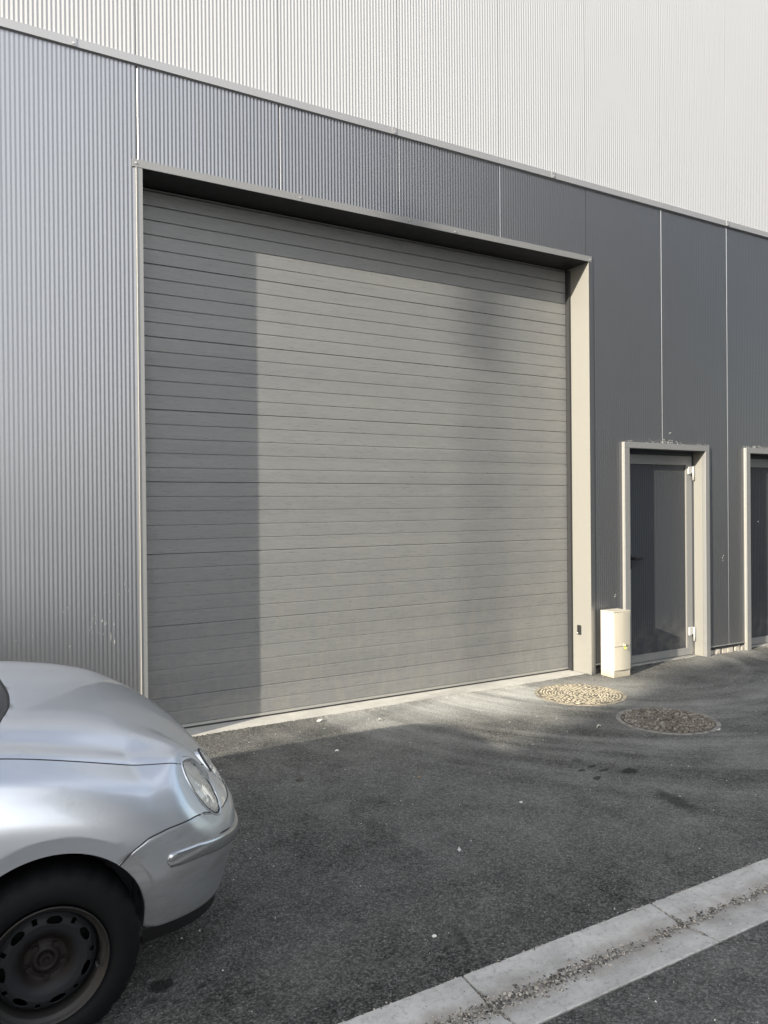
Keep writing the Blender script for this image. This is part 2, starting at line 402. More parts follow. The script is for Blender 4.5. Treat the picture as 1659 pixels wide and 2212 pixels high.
# gutter blocks
def gutter_block(x0, x1):
    prof = [(-3.081, -.05), (-3.081, .0035), (-3.084, .006), (-3.20, -.006), (-3.228, -.016), (-3.262, -.010), (-3.382, .0045), (-3.386, .002), (-3.386, -.05)]
    xs = [x0+.003, x0+.006]+[x0+.02+(x1-x0-.04)*i/45 for i in range(46)]+[x1-.006, x1-.003]; rows = []; last = len(xs)-1
    for i, x in enumerate(xs):
        dz = -.004 if i in (0, last) else 0
        ch = [random.gauss(0, .0009) for _ in prof]
        if random.random() < .16: ch[2] += -.004; ch[-3] += 0
        if random.random() < .16: ch[-3] += .004
        rows.append([(x, y+ch[j], z+dz-abs(ch[j])*.5) for j, (y, z) in enumerate(prof)])
    m_ = MB(); m_.grid(rows)
    n = len(prof)
    m_.f.append(tuple(range(n))); m_.f.append(tuple(reversed(range(last*n, (last+1)*n))))
    return m_
labs = {0: 'concrete gutter block nearest the camera, cut by the bottom of the photo',
        1: 'concrete gutter block with most grit, between the two dark open joints',
        2: 'concrete gutter block at the right edge of the photo, its grit thinning out'}
for i, (a, b) in enumerate(((.58, 1.48), (1.48, 2.38), (2.38, 3.28))):
    o = gutter_block(a, b).build('gutter_block', M['gutter'])
    tag(o, labs[i], 'gutter block', 'concrete gutter blocks laid in a row along the forecourt')
gb = MB()
k = .58
for i in range(40):
    q = gutter_block(k-.9, k); n = len(gb.v); gb.v += q.v; gb.f += [tuple(n+j for j in t) for t in q.f]; k -= .9
k = 3.28
for i in range(40):
    q = gutter_block(k, k+.9); n = len(gb.v); gb.v += q.v; gb.f += [tuple(n+j for j in t) for t in q.f]; k += .9
tag(gb.build('gutter', M['gutter']), None, kind='structure')

# loose grit lying in the channel and along edges
def pebble(m_, x, y, z, r):
    k = len(m_.v); n = 5
    h = r*random.uniform(.5, .9); a0 = random.random()*6
    for i in range(n):
        a = a0+2*math.pi*i/n; q = r*random.uniform(.75, 1.15); m_.v.append((x+q*math.cos(a), y+q*math.sin(a), z))
    for i in range(n):
        a = a0+2*math.pi*i/n; q = r*random.uniform(.45, .8); m_.v.append((x+q*math.cos(a), y+q*math.sin(a), z+h))
    for i in range(n): m_.f.append((k+i, k+(i+1)%n, k+n+(i+1)%n, k+n+i))
    m_.f.append(tuple(k+n+i for i in range(n)))
g = MB(); x = .3
while x < 3.6:
    dens = .62+.38*math.sin(x*4.1+1.2)+.2*math.sin(x*11)
    if x < 1.5: dens = .9
    if x > 2.6: dens *= max(0, 1-(x-2.6)/.55)
    wv = .022+.026*max(0, dens)
    for j in range(int(5*max(dens, 0))+ (1 if random.random() < .3 else 0)):
        pebble(g, x+random.uniform(-.004, .004), -3.232+.010*math.sin(x*3)+random.gauss(0, wv*.62), -.010, random.uniform(.0018, .0055) if random.random() < .9 else random.uniform(.006, .010))
    x += .0036
for i in range(420): pebble(g, random.uniform(.5, 3.6), random.uniform(-3.39, -3.08), -.002, random.uniform(.001, .003))
for i in range(260): pebble(g, random.uniform(.6, 3.6), -3.081+random.gauss(0, .005), .003, random.uniform(.002, .005))
for jx in (1.48, 2.38): 
    for i in range(110): pebble(g, jx+random.gauss(0, .005), random.uniform(-3.38, -3.09), -.003, random.uniform(.0015, .0035))
tag(g.build('grit', M['grit']), 'loose grey and pale grit gathered along the gutter channel', kind='stuff')
g = MB()
for i in range(5200):
    x = random.uniform(1.2, 5.2); yy = .045 - abs(random.gauss(0, .035)); pebble(g, x, yy, -.001, random.uniform(.002, .006))
for i in range(2600):
    x = random.uniform(5.15, 8.6); yy = random.uniform(-.12, .05); pebble(g, x, yy, -.001, random.uniform(.002, .006))
tag(g.build('loose_stones', M['asphalt']), 'crumbly dark asphalt chippings along the foot of the wall', kind='stuff')
g = MB()
for i in range(1300):
    pebble(g, random.uniform(.5, 7.5), random.uniform(-4.6, -.05), .0, random.choice((.0012, .0015, .0018, .002, .002, .0035)))
tag(g.build('pale_grit', M['flake']), 'scattered specks of pale grit on the asphalt', kind='stuff')

# litter
def flake(name, loc, sx, sy_, mat, rot=0, curl=.004, label='', cat=''):
    n = 7; v = [(0, 0, curl)]; 
    for i in range(n):
        a = 2*math.pi*i/n; q = random.uniform(.7, 1.1); v.append((q*sx*math.cos(a), q*sy_*math.sin(a), random.uniform(.001, curl*1.6)))
    f = [(0, 1+i, 1+(i+1) % n) for i in range(n)]
    o = mesh_obj(name, v, f, mat); o.location = (loc[0], loc[1], .002); o.rotation_euler[2] = rot
    sd = o.modifiers.new('s', 'SOLIDIFY'); sd.thickness = .0015
    tag(o, label, cat); return o
flake('paint_flake', (2.177, -.766), .016, .013, M['flake'], .3, .008, 'white flake lying on dark asphalt in front of the left half of the big door', 'flake')
flake('paint_flake', (2.014, -2.324), .016, .009, M['flake'], 1.1, .009, 'curled white flake on open asphalt between the car and the gutter', 'flake')
flake('concrete_crumb', (2.379, -.087), .028, .014, M['concrete'], .2, .012, 'flat pale crumb of concrete at the asphalt edge just below the threshold', 'debris')
flake('concrete_crumb', (2.758, -.296), .014, .012, M['concrete'], .2, .012, 'small pale crumb on the asphalt right of the flat one near the threshold', 'debris')
flake('dead_leaf', (1.764, -1.128), .030, .012, M['brownbit'], .1, .014, 'small dark curled leaf on the asphalt to the right of the car headlight', 'leaf')
flake('dead_leaf', (2.365, -1.439), .020, .008, M['leaf'], .7, .008, 'tiny tan dry leaf on the asphalt in the middle of the forecourt', 'leaf')
for (nm, loc, r, lb) in (('pebble', (1.532, -2.839), .007, 'small white pebble on the asphalt just above the gutter'),
                         ('pebble', (2.62, -2.03), .008, 'small white pebble lying near the oil drops, in front of the big door')):
    bm = bmesh.new(); bmesh.ops.create_icosphere(bm, subdivisions=2, radius=r)
    for q in bm.verts: q.co = Vector((q.co.x*1.3, q.co.y, q.co.z*.7))*random.uniform(.9, 1.1)
    me = bpy.data.meshes.new(nm); bm.to_mesh(me); bm.free(); me.materials.append(M['flake'])
    o = bpy.data.objects.new(nm, me); COL.objects.link(o); o.location = (loc[0], loc[1], r*.6); tag(o, lb, 'pebble')
o = MB().cyl((0, 0, .004), (1, .25, 0), .0042, .034, 10).build('cigarette_butt', M['flake']); o.location = (4.615, -1.735, 0)
tag(o, 'short pale cigarette butt lying just right of the brown manhole cover', 'cigarette butt')
o = tube([(0, 0, .006), (.015, .012, .014), (.03, .01, .02), (.045, .022, .01), (.058, .02, .008)], .004, 6).build('wood_chip', M['lock']); o.location = (3.95, -1.265, 0)
tag(o, 'twisted light brown chip on the asphalt in front of the two manhole covers', 'debris')

# manhole covers
def manhole(cx, cy_, r, mat, label, seed, ring):
    rnd = random.Random(seed)
    root = empty('manhole_cover', (cx, cy_, 0)); tag(root, label, 'manhole cover', 'round manhole covers set in the asphalt')
    n = 72; v = []
    rows = []
    for rr, z in ((r+.012, -.004), (r+.010, .004), (r-.018, .005), (r-.022, .001), (r-.026, -.004)):
        rows.append([(rr*math.cos(2*math.pi*i/n), rr*math.sin(2*math.pi*i/n), z) for i in range(n)])
    MB().grid(rows, True).build('frame', M['lid_sand'] if seed == 3 else M['lid_frame'], root)
    g = MB(); R0 = r-.026
    g.cyl((0, 0, -.01), (0, 0, 1), R0, .0125, 72)
    # raised bars in rings
    k = 0; rr = R0-.014
    while rr > .02:
        cnt = max(5, int(2*math.pi*rr/.040)); off = rnd.random()
        for i in range(cnt):
            if rnd.random() < .07: continue
            a = 2*math.pi*(i+off)/cnt; da = 2*math.pi/cnt*rnd.uniform(.26, .38); hr = .0085*rnd.uniform(.75, 1.15); h = (.0035 if seed == 3 else .004)+(.0030 if seed == 3 else .0050)*rnd.uniform(.5, 1)
            q = [(rr-hr, a-da), (rr-hr, a+da), (rr+hr, a+da), (rr+hr, a-da)]
            nn = len(g.v)
            g.v += [(p*math.cos(t), p*math.sin(t), .0026) for p, t in q]
            g.v += [((p*.94+rr*.06)*math.cos(t*.85+a*.15), (p*.94+rr*.06)*math.sin(t*.85+a*.15), h+.002) for p, t in q]
            g.f += [tuple(nn+j for j in t) for t in ((4,5,6,7),(0,1,5,4),(1,2,6,5),(2,3,7,6),(3,0,4,7))]
        rr -= ring
    g.build('lid', mat, root)
    return root
manhole(4.553, -.488, .358, M['lid_sand'], 'sandy yellow round manhole cover lying in the sun near the cream cabinet', 3, .024)
manhole(4.528, -1.384, .345, M['lid_rust'], 'rusty brown round manhole cover with a pale rim, further from the wall', 5, .022)

# ------------------------------------------------------------------ warehouse
WH = empty('warehouse', (0, 0, 0))
tag(WH, 'warehouse facade with anthracite ribbed cladding below and pale ribbed cladding above', 'building')
X0 = 1.146; PITCH = 1/38.
OPEN = [(1.150, 5.195, 0, 3.80), (5.60, 6.81, 0, 2.14), (7.43, 8.64, 0, 2.14), (9.9, 11.1, 0, 2.14)]
DEPTH = .0021
def ribbed(rects, xa, lips=0, DEPTH=.0014):
    m_ = MB()
    for (x0, x1, z0, z1) in rects:
        P = []; lip = lips > 0 and abs(x0-xa) < .02; q_ = lips
        k0 = math.floor((x0-xa)/PITCH)-1; k1 = math.ceil((x1-xa)/PITCH)+1
        pts = []
        for k in range(k0, k1):
            b = xa+k*PITCH
            pts += [(b+.0*PITCH, 0), (b+.46*PITCH, -DEPTH), (b+.52*PITCH, -DEPTH), (b+.94*PITCH, 0)]
        def yat(x):
            for (a, ya), (c, yc) in zip(pts, pts[1:]):
                if a <= x <= c: return ya+(yc-ya)*(x-a)/(c-a) if c > a else ya
            return 0
        P = [(x0, yat(x0))]+[q for q in pts if x0+1e-4 < q[0] < x1-1e-4]+[(x1, yat(x1))]
        P = ([(x0, .011), (x0, .002), (x0+.0040, .002-.0056*q_), (x0+.0052, .002-.0056*q_), (x0+.0062, -.001)] if lip else [(x0, .011)])+[q for q in P if not lip or q[0] > x0+.0064]+[(x1, .011)]
        m_.grid([[(x, y, z0) for x, y in P], [(x, y, z1) for x, y in P]])
    return m_
for k in range(-8, 12):
    a = X0+k+.003; b = X0+k+1-.003
    rects = [(a, b, .09, 4.455)]
    for (ox0, ox1, oz0, oz1) in OPEN:
        nr = []
        for (x0, x1, z0, z1) in rects:
            if ox1 <= x0 or ox0 >= x1 or z0 >= oz1: nr.append((x0, x1, z0, z1)); continue
            if x0 < ox0: nr.append((x0, ox0, z0, z1))
            if x1 > ox1: nr.append((ox1, x1, z0, z1))
            nr.append((max(x0, ox0), min(x1, ox1), oz1, z1))
        rects = [r_ for r_ in nr if r_[1]-r_[0] > .004]
    ribbed(rects, X0+k, {0: .85, 5: .74, 6: .74, 4: 0}.get(k, .50)).build('cladding_panel', M['dark'], WH)
    ribbed([(a-.0008, b+.0008, 4.49, 9.2)], X0+k, DEPTH=.0024).build('upper_cladding_panel', M['white'], WH)
# core behind the sheets
m_ = MB(); T = .30; xs = [-7.0]
segs = []; cur = -7.0
for (ox0, ox1, oz0, oz1) in OPEN:
    ix0, ix1, iz1 = (1.179, 5.170, 3.785) if ox0 < 2 else (ox0+.064, ox1-.046, 2.099)
    m_.box(cur, ix0-.003, .0115, T, .07 if cur < 1 else .05, 9.15)
    m_.box(ix0-.003, ix1+.003, .0115, T, iz1+.003, 9.15); cur = ix1+.003
m_.box(cur, 13, .0115, T, .05, 9.15)
m_.build('wall_core', M['core'], WH)
MB().box(-7, 13, T+.002, 12, 0, 9.1).build('warehouse_hall', M['core'], WH)
# plinth
cur = -7.
for (ox0, ox1, oz0, oz1) in OPEN:
    MB().box(cur, ox0, .03, .28, -.05, .1 if cur > 1 else .075).build('plinth', M['plinth'], WH); cur = ox1
MB().box(cur, 13, .03, .28, -.05, .1).build('plinth', M['plinth'], WH)
g = MB()
for x, w_, h_ in ((6.90, .05, .05), (6.99, .09, .07), (7.10, .06, .06), (7.19, .10, .075), (7.31, .08, .06), (7.40, .04, .05)):
    g = MB().box(x-w_/2, x+w_/2, .014, .031, -.01, h_)
    g.v = [(a+random.uniform(-.008, .008), b+random.uniform(-.004, .004), c+random.uniform(-.008, .008)) for a, b, c in g.v]
    g.build('plinth_stone', M['rubble'], WH, bevel=.006)
# drip edges at the foot of cladding
for a, b in ((-7, 1.123), (5.222, 5.584), (6.824, 7.405), (8.66, 13)):
    MB().box(a, b, -.006, .012, .082, .0925).build('drip_edge', M['trim'], WH)
# flashing band between dark and pale cladding
m_ = MB()
for i, (a, b) in enumerate(((-7, -2.1), (-2.1, .76), (.76, 3.10), (3.10, 4.74), (4.74, 7.15), (7.15, 13))):
    m_.quad((a, -.020, 4.454), (b, -.020, 4.454), (b, -.018, 4.508), (a, -.018, 4.508))
    m_.quad((a, -.018, 4.508), (b, -.018, 4.508), (b, .0, 4.514), (a, .0, 4.514))
    m_.quad((a, -.020, 4.454), (a, .006, 4.446), (b, .006, 4.446), (b, -.020, 4.454))
    if a > -6: m_.box(a-.02, a+.02, -.0225, -.0185, 4.4545, 4.508)
m_.build('flashing', M['flash'], WH)
for x in (-2.1, .76, 3.10, 4.74, 7.15): MB().cyl((x, -.0225, 4.47), (0, -1, 0), .0075, .006, 8).build('screw', M['screw'], WH)

# big opening surround
SD = empty('door_surround', (0, 0, 0), WH)
MB().box(1.132, 1.179, -.008, .012, .0, 3.785).build('left_jamb_trim', M['trim'], SD)
m_ = MB(); m_.quad((1.1290, .003, 0), (1.1395, -.013, 0), (1.1395, -.013, 3.785), (1.1290, .003, 3.785)); m_.quad((1.1395, -.013, 0), (1.1425, -.0078, 0), (1.1425, -.0078, 3.785), (1.1395, -.013, 3.785)); m_.build('jamb_edge', M['reveal'], SD)
MB().box(1.115, 5.208, -.011, .012, 3.7855, 3.836).build('lintel_trim', M['trim'], SD)
MB().box(5.1715, 5.2215, -.008, .012, .0, 3.785).build('right_jamb_trim', M['dark'], SD)
MB().box(5.170, 5.172, -.0075, .272, .0, 3.784).build('right_reveal', M['reveal'], SD)
MB().box(1.177, 1.179, .0125, .272, .0, 3.784).build('left_reveal', M['trim'], SD)
MB().box(1.18, 5.169, -.0105, .272, 3.783, 3.785).build('soffit', M['black'], SD)
for x, z in ((1.135, 3.81), (3.227, 3.815), (3.677, 3.80), (5.187, 3.803), (2.3, 3.81)): MB().cyl((x, -.011, z), (0, -1, 0), .0065, .006, 8).build('screw', M['screw'], SD)
m_ = MB().box(5.1465, 5.1700, .225, .272, .0, 3.76); m_.build('guide_seal', M['gasket'], SD)

# sectional door
DR = empty('sectional_door', (1.18, .274, 0), WH)
DY = .274
def section(z0, z1, first, name='door_section'):
    n = max(1, round((z1-z0)/.1008)); P = []
    gh = .0045
    P.append((DY+.03, z0+.0012)); P.append((DY+.001, z0+.0012)); P.append((DY, z0+.002))
    for i in range(1, n):
        z = z0+(z1-z0)*i/n
        P += [(DY, z-.0080), (DY+.0044, z-.0017), (DY+.009, z-.0015), (DY+.009, z+.0004), (DY, z+.0008)]
    P += [(DY, z1-.0085), (DY+.005, z1-.0022), (DY+.03, z1-.0022)]
    m_ = MB()
    m_.grid([[(1.18-1.18, y-DY, z) for y, z in P], [(5.147-1.18, y-DY, z) for y, z in P]])
    m_.f = [tuple(reversed(t)) for t in m_.f]
    return m_.build(name, M['wood'], DR)
zs = [.03, .207, .739, 1.250, 1.755, 2.254, 2.758, 3.259, 3.764]
zs = [.03, .232, .738, 1.242, 1.747, 2.251, 2.756, 3.260, 3.764]
for i in range(len(zs)-1): section(zs[i], zs[i+1], i == 0)
MB().box(0, 3.967, .02, .03, 0.0, 3.78).build('door_backing', M['gasket'], DR)
MB().box(0, 3.966, -.004, .018, .010, .029).build('bottom_rail', M['alu'], DR)
MB().box(0, 3.966, .0, .016, -.002, .0098).build('bottom_seal', M['gasket'], DR)
MB().box(0, 3.966, .002, .02, 3.766, 3.776).build('top_rail', M['trim'], DR)

# photocell on the reveal
PC = empty('photocell', (5.170, .14, .395), WH)
MB().box(-.014, -.0005, -.022, .022, -.044, .044).build('housing', M['black'], PC, bevel=.004)
MB().cyl((-.0142, .012, -.028), (-1, 0, 0), .005, .003, 12).build('lens', M['white_obj'], PC)

# side doors
def side_door(ox, label):
    D = empty('side_door', (5.594+ox, 0, 0), WH)
    if label: D['label'] = label
    O = lambda x: x-5.594
    fr = MB()
    fr.box(O(5.594), O(5.664), -.028, .0125, 0, 2.097)
    fr.box(O(6.760), O(6.822), -.028, .0125, 0, 2.097)
    fr.box(O(5.594), O(6.822), -.028, .0125, 2.0972, 2.153)
    fr.build('casing', M['trim'], D, bevel=.0025)
    g = MB(); g.quad((-.0045, 0, 0), (.0035, -.0295, 0), (.0035, -.0295, 2.153), (-.0045, 0, 2.153)); g.quad((.0035, -.0295, 0), (.0060, -.0275, 0), (.0060, -.0275, 2.153), (.0035, -.0295, 2.153)); g.build('casing_edge', M['reveal'], D)
    MB().box(O(6.760), O(6.765), .0127, .135, 0, 2.0965).build('reveal', M['reveal'], D)
    MB().box(O(5.655), O(5.664), .0127, .20, 0, 2.0965).build('reveal', M['reveal'], D)
    MB().box(O(5.665), O(6.7585), -.0275, .2, 2.094, 2.0968).build('soffit', M['doorleaf'], D)
    fm = MB().box(O(5.6645), O(5.80), .122, .18, 0, 2.094).box(O(6.7465), O(6.7595), .116, .18, 0, 2.094).box(O(5.80), O(6.7465), .122, .18, 2.056, 2.094)
    fm.build('frame', M['doorleaf'], D)
    lf = MB().box(O(5.803), O(5.84), .125, .16, .008, 2.053).box(O(6.661), O(6.744), .125, .16, .008, 2.053)
    lf.box(O(5.84), O(6.661), .125, .16, .008, .080).box(O(5.84), O(6.661), .125, .16, 1.968, 2.053)
    lf.build('leaf', M['trim'], D, bevel=.002)
    pm = ribbed([(5.836, 6.6615, .078, 1.970)], 5.84)
    pm.v = [(O(x), y*1.0+.1412, z) for x, y, z in pm.v]
    pm.build('ribbed_infill', M['doorleaf'], D)
    MB().box(O(6.653), O(6.6608), .1262, .1402, .0805, 1.9675).box(O(5.8405), O(6.652), .127, .1402, 1.960, 1.9675).build('glazing_bead', M['reveal'], D)
    MB().box(O(5.665), O(6.759), .085, .12, -.004, .006).build('sill', M['alu'], D)
    for z in (1.90, .24):
        H = empty('hinge', (O(6.705), .125, z), D)
        MB().box(-.034, .0, -.020, -.0005, -.032, .052).box(.003, .030, -.018, -.0005, -.022, .052).build('leaf_plate', M['hinge'], H, bevel=.003)
        MB().cyl((.036, -.020, -.095), (0, 0, 1), .0105, .145, 14).build('knuckle', M['hinge'], H, True)
    return D
sd1 = side_door(0, 'nearer side door, with a black lever handle and the cabinet shadow across its foot')
sd2 = side_door(1.826, 'side door at the right edge of the photo, cut off by the frame')
side_door(4.30, None)
HN = empty('handle', (5.830-5.594, .125, 1.035), sd1)
MB().box(-.016, .012, -.008, -.0005, -.105, .035).build('backplate', M['black'], HN, bevel=.003)
h = tube([(0, -.005, 0), (0, -.045, 0), (.008, -.055, 0), (.06, -.056, .001), (.112, -.052, .003)], .0135, 10); h.v = h.v+MB().box(-.010, .108, -.064, -.050, -.017, .013).v; h.f = h.f+[tuple(i+len(h.v)-8 for i in t) for t in MB().box(0, 1, 0, 1, 0, 1).f]; h.build('lever', M['black'], HN)
MB().cyl((0, -.0085, -.075), (0, -1, 0), .009, .010, 12).build('lock_cylinder', M['black'], HN)
MB().cyl((7.86-7.42, .140, 1.36), (0, -1, 0), .007, .006, 10).build('paint_spot', M['white_obj'], sd2)

# sealant scuffs above the side doors, paint drops and chalk marks on the cladding
m_ = MB()
def scuff(x, z, sx, sz):
    n = 7; k = len(m_.v); m_.v.append((x, -.0030, z))
    for i in range(n):
        a = 2*math.pi*i/n; q = random.uniform(.5, 1.2); m_.v.append((x+q*sx*math.cos(a), -.0022-random.random()*.0006, z+q*sz*math.sin(a)))
    for i in range(n): m_.f.append((k, k+1+(i+1) % n, k+1+i))
for x, z in ((.666, .921), (.692, .944), (.491, .785), (.703, .700), (.914, 1.026), (1.066, 1.027), (1.039, 1.072), (1.004, 1.009), (.40, .766)): scuff(x, z, .0033, .0038)
scuff(1.153, .687, .004, .004)
for i in range(14): scuff(.9+random.gauss(0, .05), .82+random.gauss(0, .03), .0022, .006)
scuff(.899, .845, .004, .012); scuff(.973, .705, .003, .016); scuff(.951, .74, .0015, .03)
for i in range(60):
    x = random.uniform(5.59, 6.84); scuff(x, 2.157+abs(random.gauss(0, .014)), random.uniform(.002, .009), random.uniform(.001, .004))
for i in range(34):
    x = random.gauss(6.25, .09); scuff(x, 2.163+abs(random.gauss(0, .02)), random.uniform(.003, .010), random.uniform(.002, .006))
for i in range(50):
    x = random.uniform(7.42, 8.0); scuff(x, 2.157+abs(random.gauss(0, .014)), random.uniform(.002, .006), random.uniform(.003, .009))
for x, z in ((6.25, 2.26), (6.27, 2.265), (7.05, 1.0), (7.07, 1.02), (7.06, .97), (5.48, .70), (5.49, .715)): scuff(x, z, .008, .008)
M['chalk'] = simple('chalky_scuff', (.42, .42, .39), .8)
tag(m_.build('scuff', M['chalk'], WH), None, kind='stuff')

# ------------------------------------------------------------------ cream cabinet
CB = empty('utility_cabinet', (5.35, -.14, 0)); tag(CB, 'cream plastic meter cabinet standing against the wall left of the side door', 'cabinet')
bx0, bx1, by0, by1 = 5.243-5.35, 5.455-5.35, -.205+.14, -.050+.14
MB().box(bx0, bx1, by0, by1, -.01, .585).build('housing', M['cream'], CB, bevel=.004)
MB().box(bx0-.002, bx1+.002, by0-.006, by1, .5855, .596).build('lid', M['cream'], CB, bevel=.003)
def bowed(z0, z1):
    rows = []; n = 12
    for z in (z0, z0+.002, z1-.002, z1):
        r_ = []
        for i in range(n+1):
            t = i/n; y = by0-.006-.010*math.sin(math.pi*t)+(.002 if z in (z0, z1) else 0); r_.append((bx0+.006+(bx1-bx0-.010)*t, y, z))
        rows.append([(r_[0][0], by0-.0005, z)]+r_+[(r_[-1][0], by0-.0005, z)])
    g = MB().grid(rows); k = n+3
    g.f.append(tuple(range(k))); g.f.append(tuple(reversed(range(3*k, 4*k)))); return g
bowed(.278, .583).build('upper_door', M['cream'], CB); bowed(.062, .272).build('lower_door', M['cream'], CB)
LK = empty('lock', (5.361-5.35, by0-.016, .288), CB)
MB().box(-.014, .014, -.008, .0, -.012, .014).cyl((0, -.008, 0), (0, -1, 0), .007, .014, 10).build('hasp', M['lock'], LK, bevel=.002)
MB().cyl((-.002, -.014, -.024), (0, -1, 0), .011, .007, 14).build('tag', M['lime'], LK)

# ------------------------------------------------------------------ car
CXA, CYC, AZ = .2535, -2.08, .266      # front axle x, car centre y, axle height
def cr(tab, v):
    i = min(max(int(math.floor(v)), 0), len(tab)-2); t = v-i
    p1, p2 = tab[i], tab[i+1]; p0 = tab[i-1] if i > 0 else 2*p1-p2; p3 = tab[i+2] if i+2 < len(tab) else 2*p2-p1
    return .5*((2*p1)+(-p0+p2)*t+(2*p0-5*p1+4*p2-p3)*t*t+(-p0+3*p1-3*p2+p3)*t**3)
LW = [.700, .722, .742, .750, .748, .736, .698, .628]
LF = [.905, .925, .938, .935, .920, .907, .892, .878]
LZs = [.300, .350, .450, .550, .635, .715, .795, .852]
LZf = [.200, .310, .410, .490, .530, .560, .590, .620]
LN = [3.2, 3.4, 3.65, 3.65, 3.55, 3.4, 3.3, 3.15]
LR = [-2.46, -2.50, -2.53, -2.54, -2.54, -2.53, -2.51, -2.49]
XC = -.1
def body(a, v):
    """a in (-1..1): -1 tail centre, 0 mid side, 1 nose centre"""
    W_, F_, n = cr(LW, v), cr(LF, v), cr(LN, v)
    if a >= 0:
        X = XC+(F_-XC)*a; y = W_*max(0, 1-a**n)**(1/n)
        t = max(0, min(1, (X-.1)/(F_-.1))); g_ = t**1.3; z = cr(LZs, v)*(1-g_)+cr(LZf, v)*g_
    else:
        Rr = cr(LR, v); b = -a; X = XC-1.3-(-XC-1.3-Rr)*0 if False else XC+(Rr-XC)*b
        n2 = 9.; y = W_*max(0, 1-b**n2)**(1/n2); z = cr(LZs, v)+ (0.02*b if v > 3 else 0)
    return Vector((X, y, z))
def zsolve(a, z, lo=0., hi=7.):
    for _ in range(30):
        md = (lo+hi)/2
        if body(a, md).z < z: lo = md
        else: hi = md
    return (lo+hi)/2
ARC = (CXA, .302, .283); ARR = (CXA-2.46*.907, .302, .283)
def archv(a, A):
    """v where column a leaves the arch circle, or 0"""
    p = body(a, 0)
    best = 0.
    for i in range(0, 140):
        v = i*.05; q = body(a, v)
        ins = (abs(q.x-A[0]) < A[2]) and (q.z < A[1] or math.hypot(q.x-A[0], q.z-A[1]) < A[2])
        if ins: best = v
    if best == 0.: return 0.
    lo, hi = best, best+.05
    for _ in range(20):
        md = (lo+hi)/2; q = body(a, md)
        if (abs(q.x-A[0]) < A[2]) and (q.z < A[1] or math.hypot(q.x-A[0], q.z-A[1]) < A[2]): lo = md
        else: hi = md
    return hi
SEAM = [(.443, .503), (.49, .540), (.54, .563), (.60, .570), (.70, .570), (.75, .563), (.79, .545), (.84, .535), (.90, .545), (.95, .558), (1.0, .56)]
def lerp(tab, x):
    if x <= tab[0][0]: return tab[0][1]
    for (a, b), (c, d) in zip(tab, tab[1:]):
        if x <= c: t = (x-a)/(c-a); return b+(d-b)*t
    return tab[-1][1]
def seamv(a):
    v = 3.0
    for _ in range(12): q = body(a, v); v = zsolve(a, lerp(SEAM, q.x))
    return v
def G(p, s=1): return (p.x, CYC-p.y*s, p.z)     # local to world; s=1 near side
CAR = empty('parked_car', (CXA, CYC, 0))
tag(CAR, 'silver small hatchback with rusty black steel wheels, parked along the gutter at the left', 'car')
def W2C(v): return [(x-CXA, y-CYC, z) for x, y, z in v]
def cm(m_, name, mat, parent=None, smooth=True, ang=None):
    o = mesh_obj(name, W2C(m_.v), m_.f, mat, parent or CAR, smooth); 
    return o
# column parameters
acol = []
xq = XC+.0
def aofx(x, v=3.5): return (x-XC)/(cr(LF, v)-XC)
th = [math.radians(-88+176*i/46) for i in range(47)]
ax_ = [CXA+.283*math.sin(t) for t in th]
side = sorted(set([-.098, -.07]+[x for x in ax_ if x > -.02]+[.5372, .55, .57, .59, .61, .63]))
acol = [aofx(x) for x in side if x > XC]
amax = acol[-1]
# nose columns, evenly spread round the corner
n0 = 3.3; ph0 = math.acos((1-amax**n0)**(1/2.)) if False else None
phs = []
p_start = math.asin(min(1, amax**(n0/2)))
for i in range(1, 61):
    ph = p_start+(math.pi/2-p_start)*i/60; acol.append(min(1., math.sin(ph)**(2/n0)))
acol = [a for a in acol]
HLC = Vector((.752, -2.618, .628)); HLA = Vector((-.036, 0, .100)); HLB = Vector((.036, .044, -.002))
HLN = HLB.cross(HLA).normalized()
if HLN.x < 0: HLN = -HLN
HL2C = Vector((.835, -2.43, .618)); HL2A = Vector((-.038, 0, .070)); HL2B = Vector((.016, .044, .0))
HL2N = HL2B.cross(HL2A).normalized()
if HL2N.x < 0: HL2N = -HL2N
def in_lamp(p, sgn, k=1.03):
    q = Vector(p)
    if sgn < 0: q.y = 2*CYC-q.y
    for C_, A_, B_ in ((HLC, HLA, HLB), (HL2C, HL2A, HL2B)):
        d = q-C_; Nn = A_.cross(B_).normalized()
        Bp = B_; 
        u = d.dot(A_)/A_.length_squared
        dd = d-A_*u; w_ = dd.dot(Bp)/Bp.length_squared
        if u*u+w_*w_ < k*k and abs(d.dot(Nn)) < .09: return True
    return False
def patch(cols, vlo, vhi, nv, s, off=0., bulge=None):
    rows = []
    for a in cols:
        lo, hi = vlo(a), vhi(a); r_ = []
        for i in range(nv+1):
            t = i/nv; v = lo+(hi-lo)*t; p = body(a, v)
            if off or bulge:
                e = .01; du = body(min(a+e, 1), v)-body(max(a-e, -1), v); dv = body(a, min(v+.05, 7))-body(a, max(v-.05, 0))
                nn = du.cross(dv)
                if nn.length > 1e-9:
                    nn.normalize()
                    if nn.y < 0 and a < .9: nn = -nn
                    if nn.x < 0 and a >= .9: nn = -nn
                    k = off*(1 if 0 < i < nv else .15)
                    if bulge: k += bulge(p)
                    p = p+nn*k
            r_.append(G(p, s))
        rows.append(r_)
    return rows
def cull(m_, s):
    keep = []
    for t in m_.f:
        c = Vector((0, 0, 0))
        for i in t: c += Vector(m_.v[i])
        if not in_lamp(c/len(t), s): keep.append(t)
    m_.f = keep
BV = []
fendc = [a for a in acol]
